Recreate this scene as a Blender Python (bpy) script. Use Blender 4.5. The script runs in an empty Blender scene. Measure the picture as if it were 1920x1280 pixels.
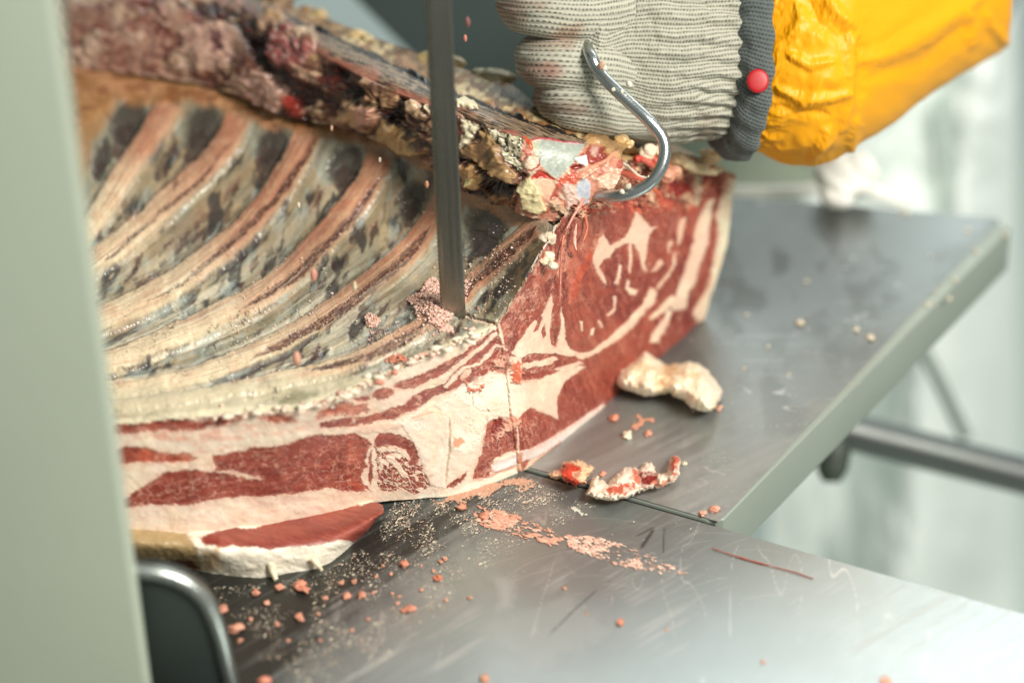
import bpy, math, random
import numpy as np
from math import radians, sin, cos, pi
random.seed(7); rng = np.random.default_rng(7)
S = bpy.context.scene; COL = S.collection
MM = 0.001
# ------------------------------------------------------------------ camera
FOC = 85/36*1920
TH, RO = radians(31), radians(2)
Fv = np.array([0, cos(TH), -sin(TH)])
R0 = np.array([1., 0, 0]); U0 = np.array([0, sin(TH), cos(TH)])
Rv = R0*cos(RO)-U0*sin(RO); Uv = U0*cos(RO)+R0*sin(RO)
CAM = -1.18*(Fv+Rv*(15/FOC)-Uv*(245/FOC))
def ray(px, py):
    px = np.asarray(px, float)[..., None]; py = np.asarray(py, float)[..., None]
    return Fv+Rv*((px-960)/FOC)-Uv*((py-640)/FOC)
def onz(px, py, z=0.):
    d = ray(px, py); z = np.asarray(z, float)
    return CAM+d*((z-CAM[2])/d[..., 2])[..., None]
def ond(px, py, dep):
    return CAM+ray(px, py)*np.asarray(dep, float)[..., None]
def proj(P):
    q = np.asarray(P)-CAM; dep = q@Fv
    return 960+FOC*(q@Rv)/dep, 640-FOC*(q@Uv)/dep, dep
def dz(px, py, z): return float((onz(px, py, z)-CAM)@Fv)
cd = bpy.data.cameras.new('camera'); cam = bpy.data.objects.new('camera', cd); COL.objects.link(cam)
cd.lens = 85; cd.sensor_width = 36; cd.clip_start = .02; cd.clip_end = 50
import mathutils
M = mathutils.Matrix(((Rv[0], Uv[0], -Fv[0], CAM[0]), (Rv[1], Uv[1], -Fv[1], CAM[1]), (Rv[2], Uv[2], -Fv[2], CAM[2]), (0, 0, 0, 1)))
cam.matrix_world = M
cd.dof.use_dof = True; cd.dof.focus_distance = 1.15; cd.dof.aperture_fstop = 2.8
S.camera = cam
# ------------------------------------------------------------------ light
w = bpy.data.worlds.new('World'); S.world = w; w.use_nodes = True
w.node_tree.nodes['Background'].inputs[0].default_value = (.80, .88, .84, 1)
w.node_tree.nodes['Background'].inputs[1].default_value = .29
def area(name, loc, to, size, power, color, sy=None):
    l = bpy.data.lights.new(name, 'AREA'); l.energy = power; l.color = color
    l.shape = 'RECTANGLE'; l.size = size; l.size_y = sy or size
    o = bpy.data.objects.new(name, l); COL.objects.link(o); o.location = loc
    d = mathutils.Vector(to)-mathutils.Vector(loc); o.rotation_euler = d.to_track_quat('-Z', 'Y').to_euler()
    return o
area('area_lamp', (.80, -.80, 1.15), (0.08, 0, 0), .6, 36, (1, .95, .87), .4)
area('area_lamp', (1.0, 1.95, 1.8), (.3, -.1, 0), 2.4, 33, (.95, 1, .98), 1.1)  # added unseen lamp behind right; its reflection brightens the front table
S.view_settings.view_transform = 'Standard'; S.view_settings.look = 'None'; S.view_settings.exposure = .10
S.view_settings.gamma = 1
S.render.engine = 'CYCLES'
# ------------------------------------------------------------------ numeric helpers
_T = rng.random((512, 512))
def vn(x, y, s=0):
    x = np.asarray(x, float)+s*37.13; y = np.asarray(y, float)+s*91.7
    xi = np.floor(x).astype(int); yi = np.floor(y).astype(int); fx = x-xi; fy = y-yi
    fx = fx*fx*(3-2*fx); fy = fy*fy*(3-2*fy)
    g = lambda a, b: _T[a & 511, b & 511]
    return (g(xi, yi)*(1-fx)+g(xi+1, yi)*fx)*(1-fy)+(g(xi, yi+1)*(1-fx)+g(xi+1, yi+1)*fx)*fy
def fbm(x, y, s=0, o=4):
    r = 0; a = .5; t = 0
    for i in range(o):
        r = r+a*vn(x*2**i, y*2**i, s+i*5); t += a; a *= .5
    return r/t*2-1
def voro(x, y, s=0):
    x = np.asarray(x, float); y = np.asarray(y, float)
    xi = np.floor(x).astype(int); yi = np.floor(y).astype(int)
    f1 = np.full(x.shape, 9.); f2 = np.full(x.shape, 9.); cid = np.zeros(x.shape, int)
    for i in (-1, 0, 1):
        for j in (-1, 0, 1):
            a = (xi+i+s*17) & 511; b = (yi+j+s*29) & 511
            cx = xi+i+_T[a, b]; cy = yi+j+_T[b, a]
            d = np.hypot(cx-x, cy-y); n = d < f1
            f2 = np.where(n, f1, np.minimum(f2, d)); cid = np.where(n, a*512+b, cid); f1 = np.where(n, d, f1)
    return f1, f2, _T[(cid*7+3) & 511, (cid//512*13) & 511]
def sm(a, b, x):
    t = np.clip((x-a)/(b-a), 0, 1); return t*t*(3-2*t)
def lin(c):
    c = np.asarray(c, float)/255.; return np.where(c <= .04045, c/12.92, ((c+.055)/1.055)**2.4)
def catmull(P, n):
    P = np.asarray(P, float); m = len(P); t = np.linspace(0, m-1, n) if np.isscalar(n) else np.asarray(n)*(m-1)
    i = np.clip(t.astype(int), 0, m-2); f = (t-i)[:, None]
    g = lambda k: P[np.clip(k, 0, m-1)]
    p0 = np.where((i == 0)[:, None], 2*g(i)-g(i+1), g(i-1)); p3 = np.where((i == m-2)[:, None], 2*g(i+1)-g(i), g(i+2))
    p1, p2 = g(i), g(i+1)
    return .5*(2*p1+(p2-p0)*f+(2*p0-5*p1+4*p2-p3)*f*f+(3*p1-p0-3*p2+p3)*f**3)
def segd(X, Y, pts):
    """distance to a polyline, param along it, side"""
    D = np.full(X.shape, 1e9); U = np.zeros(X.shape); Sd = np.zeros(X.shape); n = len(pts)-1
    for k in range(n):
        ax, ay = pts[k][:2]; bx, by = pts[k+1][:2]; vx, vy = bx-ax, by-ay; L = vx*vx+vy*vy+1e-9
        t = np.clip(((X-ax)*vx+(Y-ay)*vy)/L, 0, 1); d = np.hypot(X-ax-t*vx, Y-ay-t*vy)
        m = d < D; D = np.where(m, d, D); U = np.where(m, (k+t)/n, U)
        Sd = np.where(m, np.sign((X-ax)*vy-(Y-ay)*vx), Sd)
    return D, U, Sd
FRM = dict(z1=(100, 0, 2.526), z2=(700, 0, 2.526), z3=(160, 400, 2.526), z4=(700, 350, 2.526), z5=(160, 700, 2.526), zb=(660, 750, 2.526),
           ce=(840, 180, 5.053), fz=(600, 600, 3.555), z6=(980, 380, 4.571), z7=(1180, 240, 8.), zc=(480, 0, 3.692), p=(0, 0, 1.), g=(900, 0, 3.4286), zs=(1160, 0, 2.526))
def Q(f, s):
    x0, y0, k = FRM[f]; r = []
    for t in s.split():
        a, b = t.split(','); r.append((x0+float(a)/k, y0+float(b)/k))
    return r
class Paint:
    def __init__(s, X, Y, base, warp=.045):
        s.X = X; s.Y = Y; s.c = np.ones(X.shape+(3,))*lin(base); s.h = np.zeros(X.shape); s.id = np.zeros(X.shape, int); s.wet = np.full(X.shape, .4)
        s.wx = fbm(X*warp, Y*warp, 1)*1.6+.8*fbm(X*.2, Y*.2, 3, 2)+.35*fbm(X*.55, Y*.55, 5, 2); s.wy = fbm(X*warp, Y*warp, 2)*1.6+.8*fbm(X*.2, Y*.2, 4, 2)+.35*fbm(X*.55, Y*.55, 6, 2)
    def mask(s, pts, soft=1.5, warp=3.):
        P = np.array(pts); m = np.zeros(s.X.shape)
        pad = soft+warp*2.3+1
        sel = (s.X > P[:, 0].min()-pad) & (s.X < P[:, 0].max()+pad) & (s.Y > P[:, 1].min()-pad) & (s.Y < P[:, 1].max()+pad)
        if not sel.any(): return m
        x = s.X[sel]+warp*s.wx[sel]; y = s.Y[sel]+warp*s.wy[sel]
        ins = np.zeros(x.shape, bool); D = np.full(x.shape, 1e9)
        for k in range(len(P)):
            ax, ay = P[k]; bx, by = P[(k+1) % len(P)]
            if ay != by:
                c = ((ay > y) != (by > y)) & (x < (bx-ax)*(y-ay)/(by-ay)+ax); ins ^= c
            vx, vy = bx-ax, by-ay; t = np.clip(((x-ax)*vx+(y-ay)*vy)/(vx*vx+vy*vy+1e-9), 0, 1)
            D = np.minimum(D, np.hypot(x-ax-t*vx, y-ay-t*vy))
        soft = soft*1.35; m[sel] = sm(-soft, soft, np.where(ins, D, -D)); return m
    def line(s, pts, wd, soft=1.5, warp=2., taper=True):
        P = np.array(pts)[:, :2]; m = np.zeros(s.X.shape); wd = np.atleast_1d(np.array(wd, float)); pad = wd.max()+soft+warp*2.3+1
        sel = (s.X > P[:, 0].min()-pad) & (s.X < P[:, 0].max()+pad) & (s.Y > P[:, 1].min()-pad) & (s.Y < P[:, 1].max()+pad)
        if not sel.any(): return m
        D, U, _ = segd(s.X[sel]+warp*s.wx[sel], s.Y[sel]+warp*s.wy[sel], P)
        ww = np.interp(U, np.linspace(0, 1, len(wd)), wd)
        if taper: ww = ww*np.clip(np.minimum(U, 1-U)*8+.15, 0, 1)
        m[sel] = sm(-soft, soft, ww-D); return m
    def put(s, m, col=None, h=None, id=None, wet=None, a=1.):
        m = m*a
        if col is not None: s.c = s.c*(1-m[..., None])+lin(col)*m[..., None]
        if h is not None: s.h = s.h+m*h*MM
        if id is not None: s.id = np.where(m > .5, id, s.id)
        if wet is not None: s.wet = s.wet*(1-m)+wet*m
        return m
    def poly(s, f, st, col, soft=1.5, warp=3., **k): return s.put(s.mask(Q(f, st), soft, warp), col, **k)
    def stroke(s, f, st, wd, col, soft=1.5, warp=2., **k): return s.put(s.line(Q(f, st), wd, soft, warp), col, **k)
# ------------------------------------------------------------------ scene helpers
def link(o, parent=None):
    COL.objects.link(o)
    if parent is not None:
        o.parent = parent
        if parent.type == 'EMPTY': o.matrix_parent_inverse = mathutils.Matrix.Translation(-parent.location)
    return o
def tag(o, label=None, cat=None, group=None, kind=None):
    for k, v in (('label', label), ('category', cat), ('group', group), ('kind', kind)):
        if v: o[k] = v
    return o
def empty(name, label, cat, loc=(0, 0, 0), group=None):
    o = bpy.data.objects.new(name, None); o.empty_display_size = .01; o.location = loc; link(o); return tag(o, label, cat, group)
def mesh_np(name, V, Fq, mat, parent=None, col=None, wet=None, uv=None, nrm=None, smooth=True):
    me = bpy.data.meshes.new(name); V = np.asarray(V, float).reshape(-1, 3); Fq = np.asarray(Fq)
    k = Fq.shape[1]
    me.vertices.add(len(V)); me.vertices.foreach_set('co', V.ravel())
    me.loops.add(Fq.size); me.loops.foreach_set('vertex_index', Fq.ravel().astype(np.int32))
    me.polygons.add(len(Fq)); me.polygons.foreach_set('loop_start', np.arange(0, Fq.size, k, dtype=np.int32))
    me.polygons.foreach_set('use_smooth', np.full(len(Fq), smooth)); me.update(calc_edges=True)
    if col is not None:
        a = me.attributes.new('Col', 'FLOAT_COLOR', 'POINT'); c = np.ones((len(V), 4)); c[:, :3] = col.reshape(-1, 3); a.data.foreach_set('color', c.ravel())
    if wet is not None:
        a = me.attributes.new('Wet', 'FLOAT', 'POINT'); a.data.foreach_set('value', np.asarray(wet, float).ravel())
    if uv is not None:
        a = me.attributes.new('Uv', 'FLOAT_VECTOR', 'POINT'); u = np.zeros((len(V), 3)); u[:, :2] = uv.reshape(-1, 2); a.data.foreach_set('vector', u.ravel())
    if nrm is not None: me.normals_split_custom_set_from_vertices(nrm.reshape(-1, 3))
    me.materials.append(mat); o = bpy.data.objects.new(name, me); return link(o, parent)
def gquads(nr, nc):
    i = np.arange(nr*nc).reshape(nr, nc); return np.stack([i[:-1, :-1], i[1:, :-1], i[1:, 1:], i[:-1, 1:]], -1).reshape(-1, 4)
def gnorm(G):
    a = np.gradient(G, axis=0); b = np.gradient(G, axis=1); n = np.cross(a, b); n /= np.linalg.norm(n, axis=-1, keepdims=True)+1e-12
    flip = np.sum(n*(CAM-G), -1, keepdims=True).mean() < 0
    return -n if flip else n
def parts(G, P, names, mat, parent):
    """one smooth surface shared out among its parts by the id under each face"""
    nr, nc = G.shape[:2]; N = gnorm(G); q = gquads(nr, nc)
    if np.sum(np.cross(G[1, 0]-G[0, 0], G[0, 1]-G[0, 0])*(CAM-G[0, 0])) < 0: q = q[:, ::-1]
    idf = P.id.ravel()[q[:, 0]]; out = []
    for i, nm in names.items():
        qq = q[idf == i]
        if not len(qq): continue
        u, inv = np.unique(qq, return_inverse=True)
        out.append(mesh_np(nm, G.reshape(-1, 3)[u], inv.reshape(-1, 4), mat, parent, P.c.reshape(-1, 3)[u], P.wet.ravel()[u], None, N.reshape(-1, 3)[u]))
    return out
def grid(rows, nc, nr, ts=None):
    """rows of control points (px, py, z mm) -> smooth grid of X, Y, Z"""
    R = np.stack([catmull(r, nc) for r in rows]); t = np.linspace(0, 1, nr)
    if ts is None: ts = np.linspace(0, 1, len(rows))
    tt = np.interp(t, ts, np.linspace(0, 1, len(rows)))
    m = len(rows); i = np.clip((tt*(m-1)).astype(int), 0, max(m-2, 0)); f = (tt*(m-1)-i)[:, None, None]
    if m == 2: G = R[0]*(1-f)+R[1]*f
    else:
        g = lambda k: R[np.clip(k, 0, m-1)]
        p1, p2 = g(i), g(i+1); p0 = np.where((i == 0)[:, None, None], 2*p1-p2, g(i-1)); p3 = np.where((i == m-2)[:, None, None], 2*p2-p1, g(i+2))
        G = .5*(2*p1+(p2-p0)*f+(2*p0-5*p1+4*p2-p3)*f*f+(3*p1-p0-3*p2+p3)*f**3)
    return G[..., 0], G[..., 1], G[..., 2]*MM
# ------------------------------------------------------------------ materials
def nmat(name):
    m = bpy.data.materials.new(name); m.use_nodes = True; nt = m.node_tree; b = nt.nodes['Principled BSDF']; return m, nt, b
def nd(nt, t, **k):
    n = nt.nodes.new(t)
    for a, v in k.items():
        if a.startswith('i_'):
            key = a[2:]; n.inputs[int(key) if key.isdigit() else key.replace('_', ' ')].default_value = v
        else: setattr(n, a, v)
    return n
def L(nt, a, b): nt.links.new(a, b)
def noise(nt, sc, det=4, rough=.55, vec=None, dim='3D'):
    n = nd(nt, 'ShaderNodeTexNoise', i_Scale=sc, i_Detail=det, i_Roughness=rough)
    if vec is not None: L(nt, vec, n.inputs['Vector'])
    return n
def geo(nt): return nd(nt, 'ShaderNodeNewGeometry').outputs['Position']
def tissue(name, sss=.12, bump=.25, bs=900, var=.18, spec=.5, coat=0.):
    m, nt, b = nmat(name); at = nd(nt, 'ShaderNodeAttribute', attribute_name='Col'); wt = nd(nt, 'ShaderNodeAttribute', attribute_name='Wet'); pos = geo(nt)
    n1 = noise(nt, 420, 5, .6, pos); n2 = noise(nt, bs, 4, .6, pos)
    mr = nd(nt, 'ShaderNodeMapRange'); mr.inputs[1].default_value = .3; mr.inputs[2].default_value = .7; mr.inputs[3].default_value = 1-var; mr.inputs[4].default_value = 1+var*.6
    L(nt, n1.outputs[0], mr.inputs[0])
    vm = nd(nt, 'ShaderNodeVectorMath', operation='SCALE'); L(nt, at.outputs['Color'], vm.inputs[0]); L(nt, mr.outputs[0], vm.inputs['Scale']); L(nt, vm.outputs[0], b.inputs['Base Color'])
    rr = nd(nt, 'ShaderNodeMath', operation='MULTIPLY_ADD'); L(nt, n2.outputs[0], rr.inputs[0]); rr.inputs[1].default_value = .25; L(nt, wt.outputs['Fac'], rr.inputs[2])
    L(nt, rr.outputs[0], b.inputs['Roughness'])
    bp = nd(nt, 'ShaderNodeBump', i_Strength=bump, i_Distance=.0012); L(nt, n2.outputs[0], bp.inputs['Height']); L(nt, bp.outputs[0], b.inputs['Normal'])
    b.inputs['Subsurface Weight'].default_value = sss; b.inputs['Subsurface Radius'].default_value = (1, .35, .22); b.inputs['Subsurface Scale'].default_value = .003
    b.inputs['Specular IOR Level'].default_value = spec
    b.inputs['Coat Weight'].default_value = coat; b.inputs['Coat Roughness'].default_value = .22
    return m
M_meat = tissue('cut meat and fat', .12, .12, 900, .10, .5, .12)
M_crumb = tissue('crumbled meat', 0, .2, 1500, .1, .4)
M_memb = tissue('dried membrane', .04, .07, 420, .10, .5, .28)
M_bone = tissue('spine crust', .05, .22, 600, .22, .5, .25)
def plain(name, col, rough=.5, metal=0, var=.12, sc=40, bump=0., bsc=200, spec=.5, sss=0):
    m, nt, b = nmat(name); pos = geo(nt); n1 = noise(nt, sc, 4, .55, pos)
    c = lin(col); r = nd(nt, 'ShaderNodeMix', data_type='RGBA'); r.inputs[6].default_value = (*(c*(1-var)), 1); r.inputs[7].default_value = (*np.minimum(c*(1+var), 1), 1)
    L(nt, n1.outputs[0], r.inputs[0]); L(nt, r.outputs[2], b.inputs['Base Color'])
    b.inputs['Roughness'].default_value = rough; b.inputs['Metallic'].default_value = metal; b.inputs['Specular IOR Level'].default_value = spec
    if sss: b.inputs['Subsurface Weight'].default_value = sss; b.inputs['Subsurface Radius'].default_value = (1, .4, .3); b.inputs['Subsurface Scale'].default_value = .003
    if bump:
        n2 = noise(nt, bsc, 4, .6, pos); bp = nd(nt, 'ShaderNodeBump', i_Strength=bump, i_Distance=.001); L(nt, n2.outputs[0], bp.inputs['Height']); L(nt, bp.outputs[0], b.inputs['Normal'])
    return m
# ================================================================== THE RACK OF BEEF
FT = [(100,800,80),(240,792,80),(400,776,80),(560,764,80),(640,740,82),(700,712,84),(800,665,86),(870,636,88),(930,604,90),(990,512,107),(1040,425,122),
      (1090,370,128),(1150,310,128),(1230,288,120),(1300,292,100),(1376,325,82)]
FB = [(100,1000,25),(260,1000,22),(400,1000,17),(540,982,12),(640,957,8),(705,942,5),(790,934,2),(885,922,0),(978,886,0),(1010,862,0),(1050,830,0),
      (1100,790,0),(1160,738,0),(1220,688,0),(1275,640,0),(1318,602,0)]
LATE = []
rack = empty('beef_rib_rack', 'large aged beef rib rack lying on the steel table with its marbled cut face showing', 'meat', tuple(onz(700, 900, 0)))
LEAN, LEAN2, FAT, FATW = (146, 68, 55), (120, 52, 46), (240, 221, 200), (244, 233, 214)
ORANGE, RED = (205, 84, 52), (170, 42, 30)
# ---- cut face
nc, nr = 1060, 330
midr = [(.5*(a[0]+b[0]), .5*(a[1]+b[1]), .5*(a[2]+b[2])) for a, b in zip(FT, FB)]
midr[-1] = (1362, 448, 42); midr[-2] = (1290, 470, 50)
X, Y, Z = grid([FT, midr, FB], nc, nr)
G0 = onz(X, Y, Z)
P = Paint(X, Y, FAT)
lf = np.clip(P.wx*.5+.5, 0, 1)
P.c = P.c*(1-.25*lf[..., None])+lin((228, 196, 172))*.25*lf[..., None]
# right of the kerf: lean ground
P.poly('p', '927,590 990,500 1040,415 1080,360 1150,300 1400,280 1400,620 1165,745 1100,790 1000,850 982,888 975,850 968,790 955,730 948,680 940,640', LEAN, 1, 1, id=1)
# large tone variation and marbling across lean
def marble(P, m, ang, sx, sy, thr, col, amp, seed, h=-.15):
    c, s_ = cos(radians(ang)), sin(radians(ang)); u = (P.X*c+P.Y*s_); v = (-P.X*s_+P.Y*c)
    n = np.abs(fbm((u+6*P.wx)/sx, (v+6*P.wy)/sy, seed, 3)); k = sm(thr, thr*.35, n)*sm(.35, .6, vn(u/sx*.8, v/sy*.8, seed+9))
    P.put(k*m, col, h=h, a=amp)
lean = (P.id == 1).astype(float)
P.put(lean*sm(.4, .8, vn(X/60, Y/90, 5)), LEAN2, a=.75); P.put(lean*sm(.45, .8, vn(X/35, Y/50, 8)), (168, 84, 66), a=.6)
marble(P, lean, 75, 18, 6, .05, (196, 134, 112), .5, 11); marble(P, lean, 60, 40, 5, .04, (184, 112, 92), .5, 12)
marble(P, lean*(X > 1180), 105, 45, 6, .10, (200, 140, 120), .6, 21)
def fat(f, st, soft=1.6, warp=2.2, col=FAT, h=.35): P.poly(f, st, col, soft, warp, h=h, id=0)
def ln(f, st, soft=1.6, warp=2.6, col=LEAN, h=-.15, **k): return P.poly(f, st, col, soft, warp, h=h, id=1, **k)
fat('z6', '960,80 1000,100 1040,170 1100,220 1160,205 1110,240 1080,300 1070,420 1050,500 1080,600 1030,560 1000,450 960,370 900,350 790,400 760,470 700,490 650,560 690,610 715,700 660,650 620,560 590,490 630,430 650,340 690,280 760,370 860,320 920,230 950,150')
fat('z6', '1595,-30 1650,-30 1610,160 1580,330 1520,520 1480,680 1430,760 1400,900 1310,935 1265,880 1330,760 1390,600 1430,430 1470,280 1530,130', 3)
fat('z6', '1700,-30 1740,-240 1900,-240 1800,0 1790,180 1740,370 1700,560 1640,780 1590,900 1590,1000 1500,1030 1460,960 1500,870 1590,740 1620,560 1640,400 1670,250 1655,130 1690,60', 3, 2, (232,228,196), 1.)
fat('z6', '1110,720 1165,760 1130,860 1040,960 950,1060 870,1140 780,1200 690,1200 820,1110 900,1030 980,950 1060,870 1100,800', 2.2)
fat('z6', '1290,790 1090,1000 1115,1015 1310,870', 3, 2, (216,160,134)); fat('z6', '1275,915 1180,1040 1090,1189 1165,1195 1230,1080 1300,960', 3)
fat('z6', '1360,150 1400,130 1380,260 1340,370 1320,340 1330,230', 3, 2, (218,170,140)); fat('z6', '1250,330 1285,330 1250,440 1235,430', 2, 2, (205,140,118))
fat('z6', '1330,430 1290,560 1220,680 1170,740 1160,720 1240,600 1300,440', 3, 3, (196,126,104)); fat('z6', '1180,480 1200,520 1150,590 1110,600 1130,550', 2, 2, (212,150,126))
fat('z6', '830,530 850,540 820,700 790,700', 1.5); fat('z6', '900,660 920,670 910,730 990,760 970,800 920,790 880,740', 1.5); fat('z6', '770,810 800,800 790,920 740,980 725,970 770,900', 1.5, 2, (222,180,160))
fat('z6', '915,360 940,360 945,500 925,610 912,600 922,480', 1.2, 1, (214,160,140))
fat('z6', '490,1010 510,1010 515,1100 500,1100', 1, 1); fat('z6', '590,1080 615,1070 605,1140 580,1130', 1, 1); fat('z6', '640,1020 660,1010 690,1060 670,1075', 1, 1, (220,170,150))
fat('z4', '842,515 800,600 740,660 690,730 650,790 700,805 760,792 860,790 940,810 990,822 1060,790 1160,720 1240,640 1300,560 1345,490 1318,480 1280,560 1200,640 1120,710 1050,770 980,790 930,770 908,720 905,640 893,570 886,700 872,762 848,742 838,660 852,560', 1.4, 1.6)
ln('z4', '757,690 775,640 765,620 790,600 800,625 780,680', 1, 1); ln('z4', '795,690 810,650 822,700 805,720', 1, 1)
fat('z4', '640,935 740,905 830,890 900,870 990,850 1010,850 960,885 900,930 868,1000 872,1095 800,1068 745,1045 700,1075 678,1095 655,1085', 1.6, 1.6)
fat('z4', '640,800 700,795 700,880 690,925 640,930', 1.5, 2, (240,205,182))
ln('z4', '700,800 780,790 850,795 960,808 1000,820 940,845 880,870 800,905 720,915 690,880 700,850', 1.5, 2.4)
fat('z4', '700,840 800,828 850,805 880,815 830,850 700,862', 1.2, 2.5); fat('z4', '860,865 990,830 1000,840 900,880', 1.2, 2)
# left of the kerf
fat('p', '0,700 560,700 935,595 944,640 952,690 960,760 970,810 980,890 700,950 0,1010', 1, 0, FAT, 0)
ln('fz', '1190,10 1190,60 1100,110 1000,190 880,250 770,310 700,350 620,378 500,425 490,455 560,465 620,460 690,420 770,380 850,360 900,350 820,420 700,470 640,500 560,560 480,590 420,620 350,640 180,650 0,685 0,716 100,716 300,700 480,670 620,600 720,540 850,480 960,420 1040,400 1120,340 1180,350 1240,380 1255,300 1240,200 1200,130')
ln('fz', '1240,-20 1190,10 1240,170 1260,300 1242,380 1330,380 1500,0 1400,-20', col=(150,70,58)) if 0 else None
fat('fz', '1180,72 1190,92 1080,190 960,292 860,375 780,425 740,420 850,340 940,270 1060,178', 1.3, 2); fat('fz', '820,435 900,360 960,305 1060,280 1130,200 1160,155 1240,185 1240,200 1170,180 1120,255 1060,300 965,325 900,405 830,455', 1.2, 2.5)
fat('fz', '930,400 960,330 1000,320 1000,360 950,410', 1, 3, (214,160,140), 0)
ln('fz', '345,500 380,470 440,452 480,470 490,490 450,520 390,545 350,525'); ln('fz', '220,520 330,510 345,540 270,550', 3)
ln('fz', '-10,610 60,590 150,555 250,565 330,560 345,620 200,640 80,650 -10,660', 4, 5, (214,140,114)); ln('fz', '20,620 120,600 180,620 60,640', 3, 5, (190,100,76))
fat('fz', '250,690 480,690 600,640 720,570 735,600 560,700 400,760 240,740', 3, 3, (240,205,184))
ln('fz', '340,870 352,860 345,960 352,1050 330,1100 325,1000', 1.4, 3)
dm = P.mask(Q('fz', '362,830 372,800 400,770 470,750 540,758 590,800 640,860 655,920 640,970 680,975 690,1010 722,1040 738,1100 700,1125 660,1150 620,1165 540,1125 480,1150 420,1145 385,1090 370,1000 375,900'), 1.4, 3)
f1, f2, cv = voro((X+Y*.5)/15+P.wx*.45, (Y-X*.5)/8.5+P.wy*.45, 61); rim_ = P.mask(Q('fz', '366,830 400,770 470,750 540,758 590,800 640,860 655,920 640,970 600,960 590,900 540,850 460,830 400,860'), 1.4, 3)
dk = np.maximum(dm*sm(.05, .16, f2-f1)*(cv > .12), rim_*sm(.0, .05, f2-f1+.03)); P.put(dk, LEAN, h=-.15, id=1); P.put(dk*sm(.4, .8, vn(X/9, Y/9, 62)), LEAN2, a=.6)
for st in ('440,862 500,838 560,862 605,925 590,932 530,890 450,884', '455,900 500,930 560,1000 590,1050 560,1060 500,990 440,920', '400,880 425,950 400,1040 385,1000'): fat('fz', st, 1.2, 3)
ln('z5', '600,385 760,372 780,350 960,330 1060,298 1200,285 1300,290 1345,330 1340,400 1290,440 1310,500 1325,565 1250,562 1160,545 1050,562 900,578 700,590 480,620 60,640 60,600 200,590 280,530 380,470 480,455 600,470 620,440 600,420', 2.5)
ln('fz', '200,760 330,790 350,830 300,900 310,980 260,1060 320,1110 340,1145 300,1120 240,1130 180,1080', 2, 4, (188,96,74))
fat('z5', '600,462 700,466 830,488 820,502 700,484', 3, 3, (214,170,152), 0)
ln('z5', '90,240 300,232 430,212 500,210 520,225 700,198 740,212 690,240 500,262 350,272 90,290', 4, 4); ln('z5', '90,380 200,345 240,340 310,352 350,376 500,378 530,400 490,420 300,425 90,435', 4, 3, (206,104,76))
ln('z5', '820,210 900,190 960,200 1000,230 900,240', 4, 4, (206,130,104))
ln('fz', '1110,668 1200,650 1300,636 1318,870 1240,885 1160,945 1130,1050 1100,1065 1015,1065 1040,1000 1070,900 1100,790', 1.2)
ln('z5', '1700,545 1720,520 1790,490 1815,465 1800,505 1730,540', 1, 3)
ln('z4', '695,1090 745,1043 800,1070 880,1092 900,1000 980,1080 1040,1100 900,1160 800,1180 700,1250 690,1200', 1.5) if 0 else None
leanL = (P.id == 1)&(X < 975); lm = leanL.astype(float)
P.put(lm*sm(.4, .8, vn(X/40, Y/30, 15)), LEAN2, a=.6); marble(P, lm*(X < 700)*(Y > 800), 60, 12, 6, .13, (196,132,114), .6, 31)
marble(P, lm*(X > 690), -38, 22, 3.5, .11, (216,160,138), .7, 41); marble(P, (P.id == 1)*(Y > 790)*(X > 890), 62, 26, 5, .10, (216,160,138), .65, 43)
marble(P, (P.id == 1)*(X > 935)*(X < 1010)*(Y < 690), -62, 40, 5, .16, (222,168,146), .85, 45)
# upper lean next to the spine: torn fibres
P.poly('z6', '90,640 180,560 330,480 420,400 470,150 640,60 660,200 700,260 640,400 560,520 520,640 440,830 390,870 420,700 360,640 250,640 120,680', (186,104,82), 2, 5)
marble(P, P.mask(Q('z6', '60,700 300,420 420,60 640,60 690,260 560,520 440,830 300,900 60,900'), 6, 4), 98, 45, 6, .2, (224,164,140), .8, 51)
P.poly('z6', '600,400 620,440 540,600 470,760 430,850 395,865 400,800 440,680 480,580 560,470', (190,84,58), 1.5, 3, h=.5, wet=.25)
P.poly('z6', '405,435 430,425 448,440 440,470 415,480 408,460', (46,40,38), 2, 4); P.poly('z6', '340,600 380,600 375,700 350,900 340,760', (110,46,42), 1.5, 2)
P.stroke('z6', '485,740 600,860 680,980 740,1090', [2.5], (120,66,50), 2, 1, h=-.3, a=.6)
# torn wet band under the hook
tb = P.mask(Q('p', '1060,395 1080,330 1130,290 1390,280 1390,330 1330,392 1260,398 1180,396 1120,400 1085,420'), 5, 6)
f1, f2, cv = voro(X/16+P.wx*.9, Y/24+P.wy*.9, 3)
tb = tb*sm(-.3, .1, fbm(X/40, Y/30, 44)+.25); P.put(tb*(cv < .35), (210,136,108), h=.8); P.put(tb*((cv >= .35)&(cv < .6)), (178,78,60), h=0, wet=.25); P.put(tb*((cv >= .6)&(cv < .8)), (232,196,160), h=1.6); P.put(tb*(cv >= .8), (128,44,38), h=-.8)
P.put(tb*sm(.16, 0., f2-f1), (110,34,28), h=-.9)
for k in range(26):
    x0 = 1085+k*9+rng.uniform(-4, 4); y0 = rng.uniform(375, 395); l = rng.uniform(6, 26)
    P.put(P.line([(x0, y0), (x0+rng.uniform(-5, 5), y0+l)], [5, 1.], 1.2, 2), (200,96,72), h=.4)
P.poly('z7', '940,640 1050,600 1080,820 1070,1000 1010,1180 940,1150 960,900', (206,190,160), 2.5, 3, h=1.); P.poly('z7', '560,760 700,780 900,820 950,900 800,1000 700,1060 620,900', (168,40,30), 3, 3, h=-1.2, wet=.22)
P.poly('z7', '600,560 680,540 780,560 860,620 820,700 700,740 600,700 560,640', (222,160,126), 2.5, 4, h=1.4)
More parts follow.
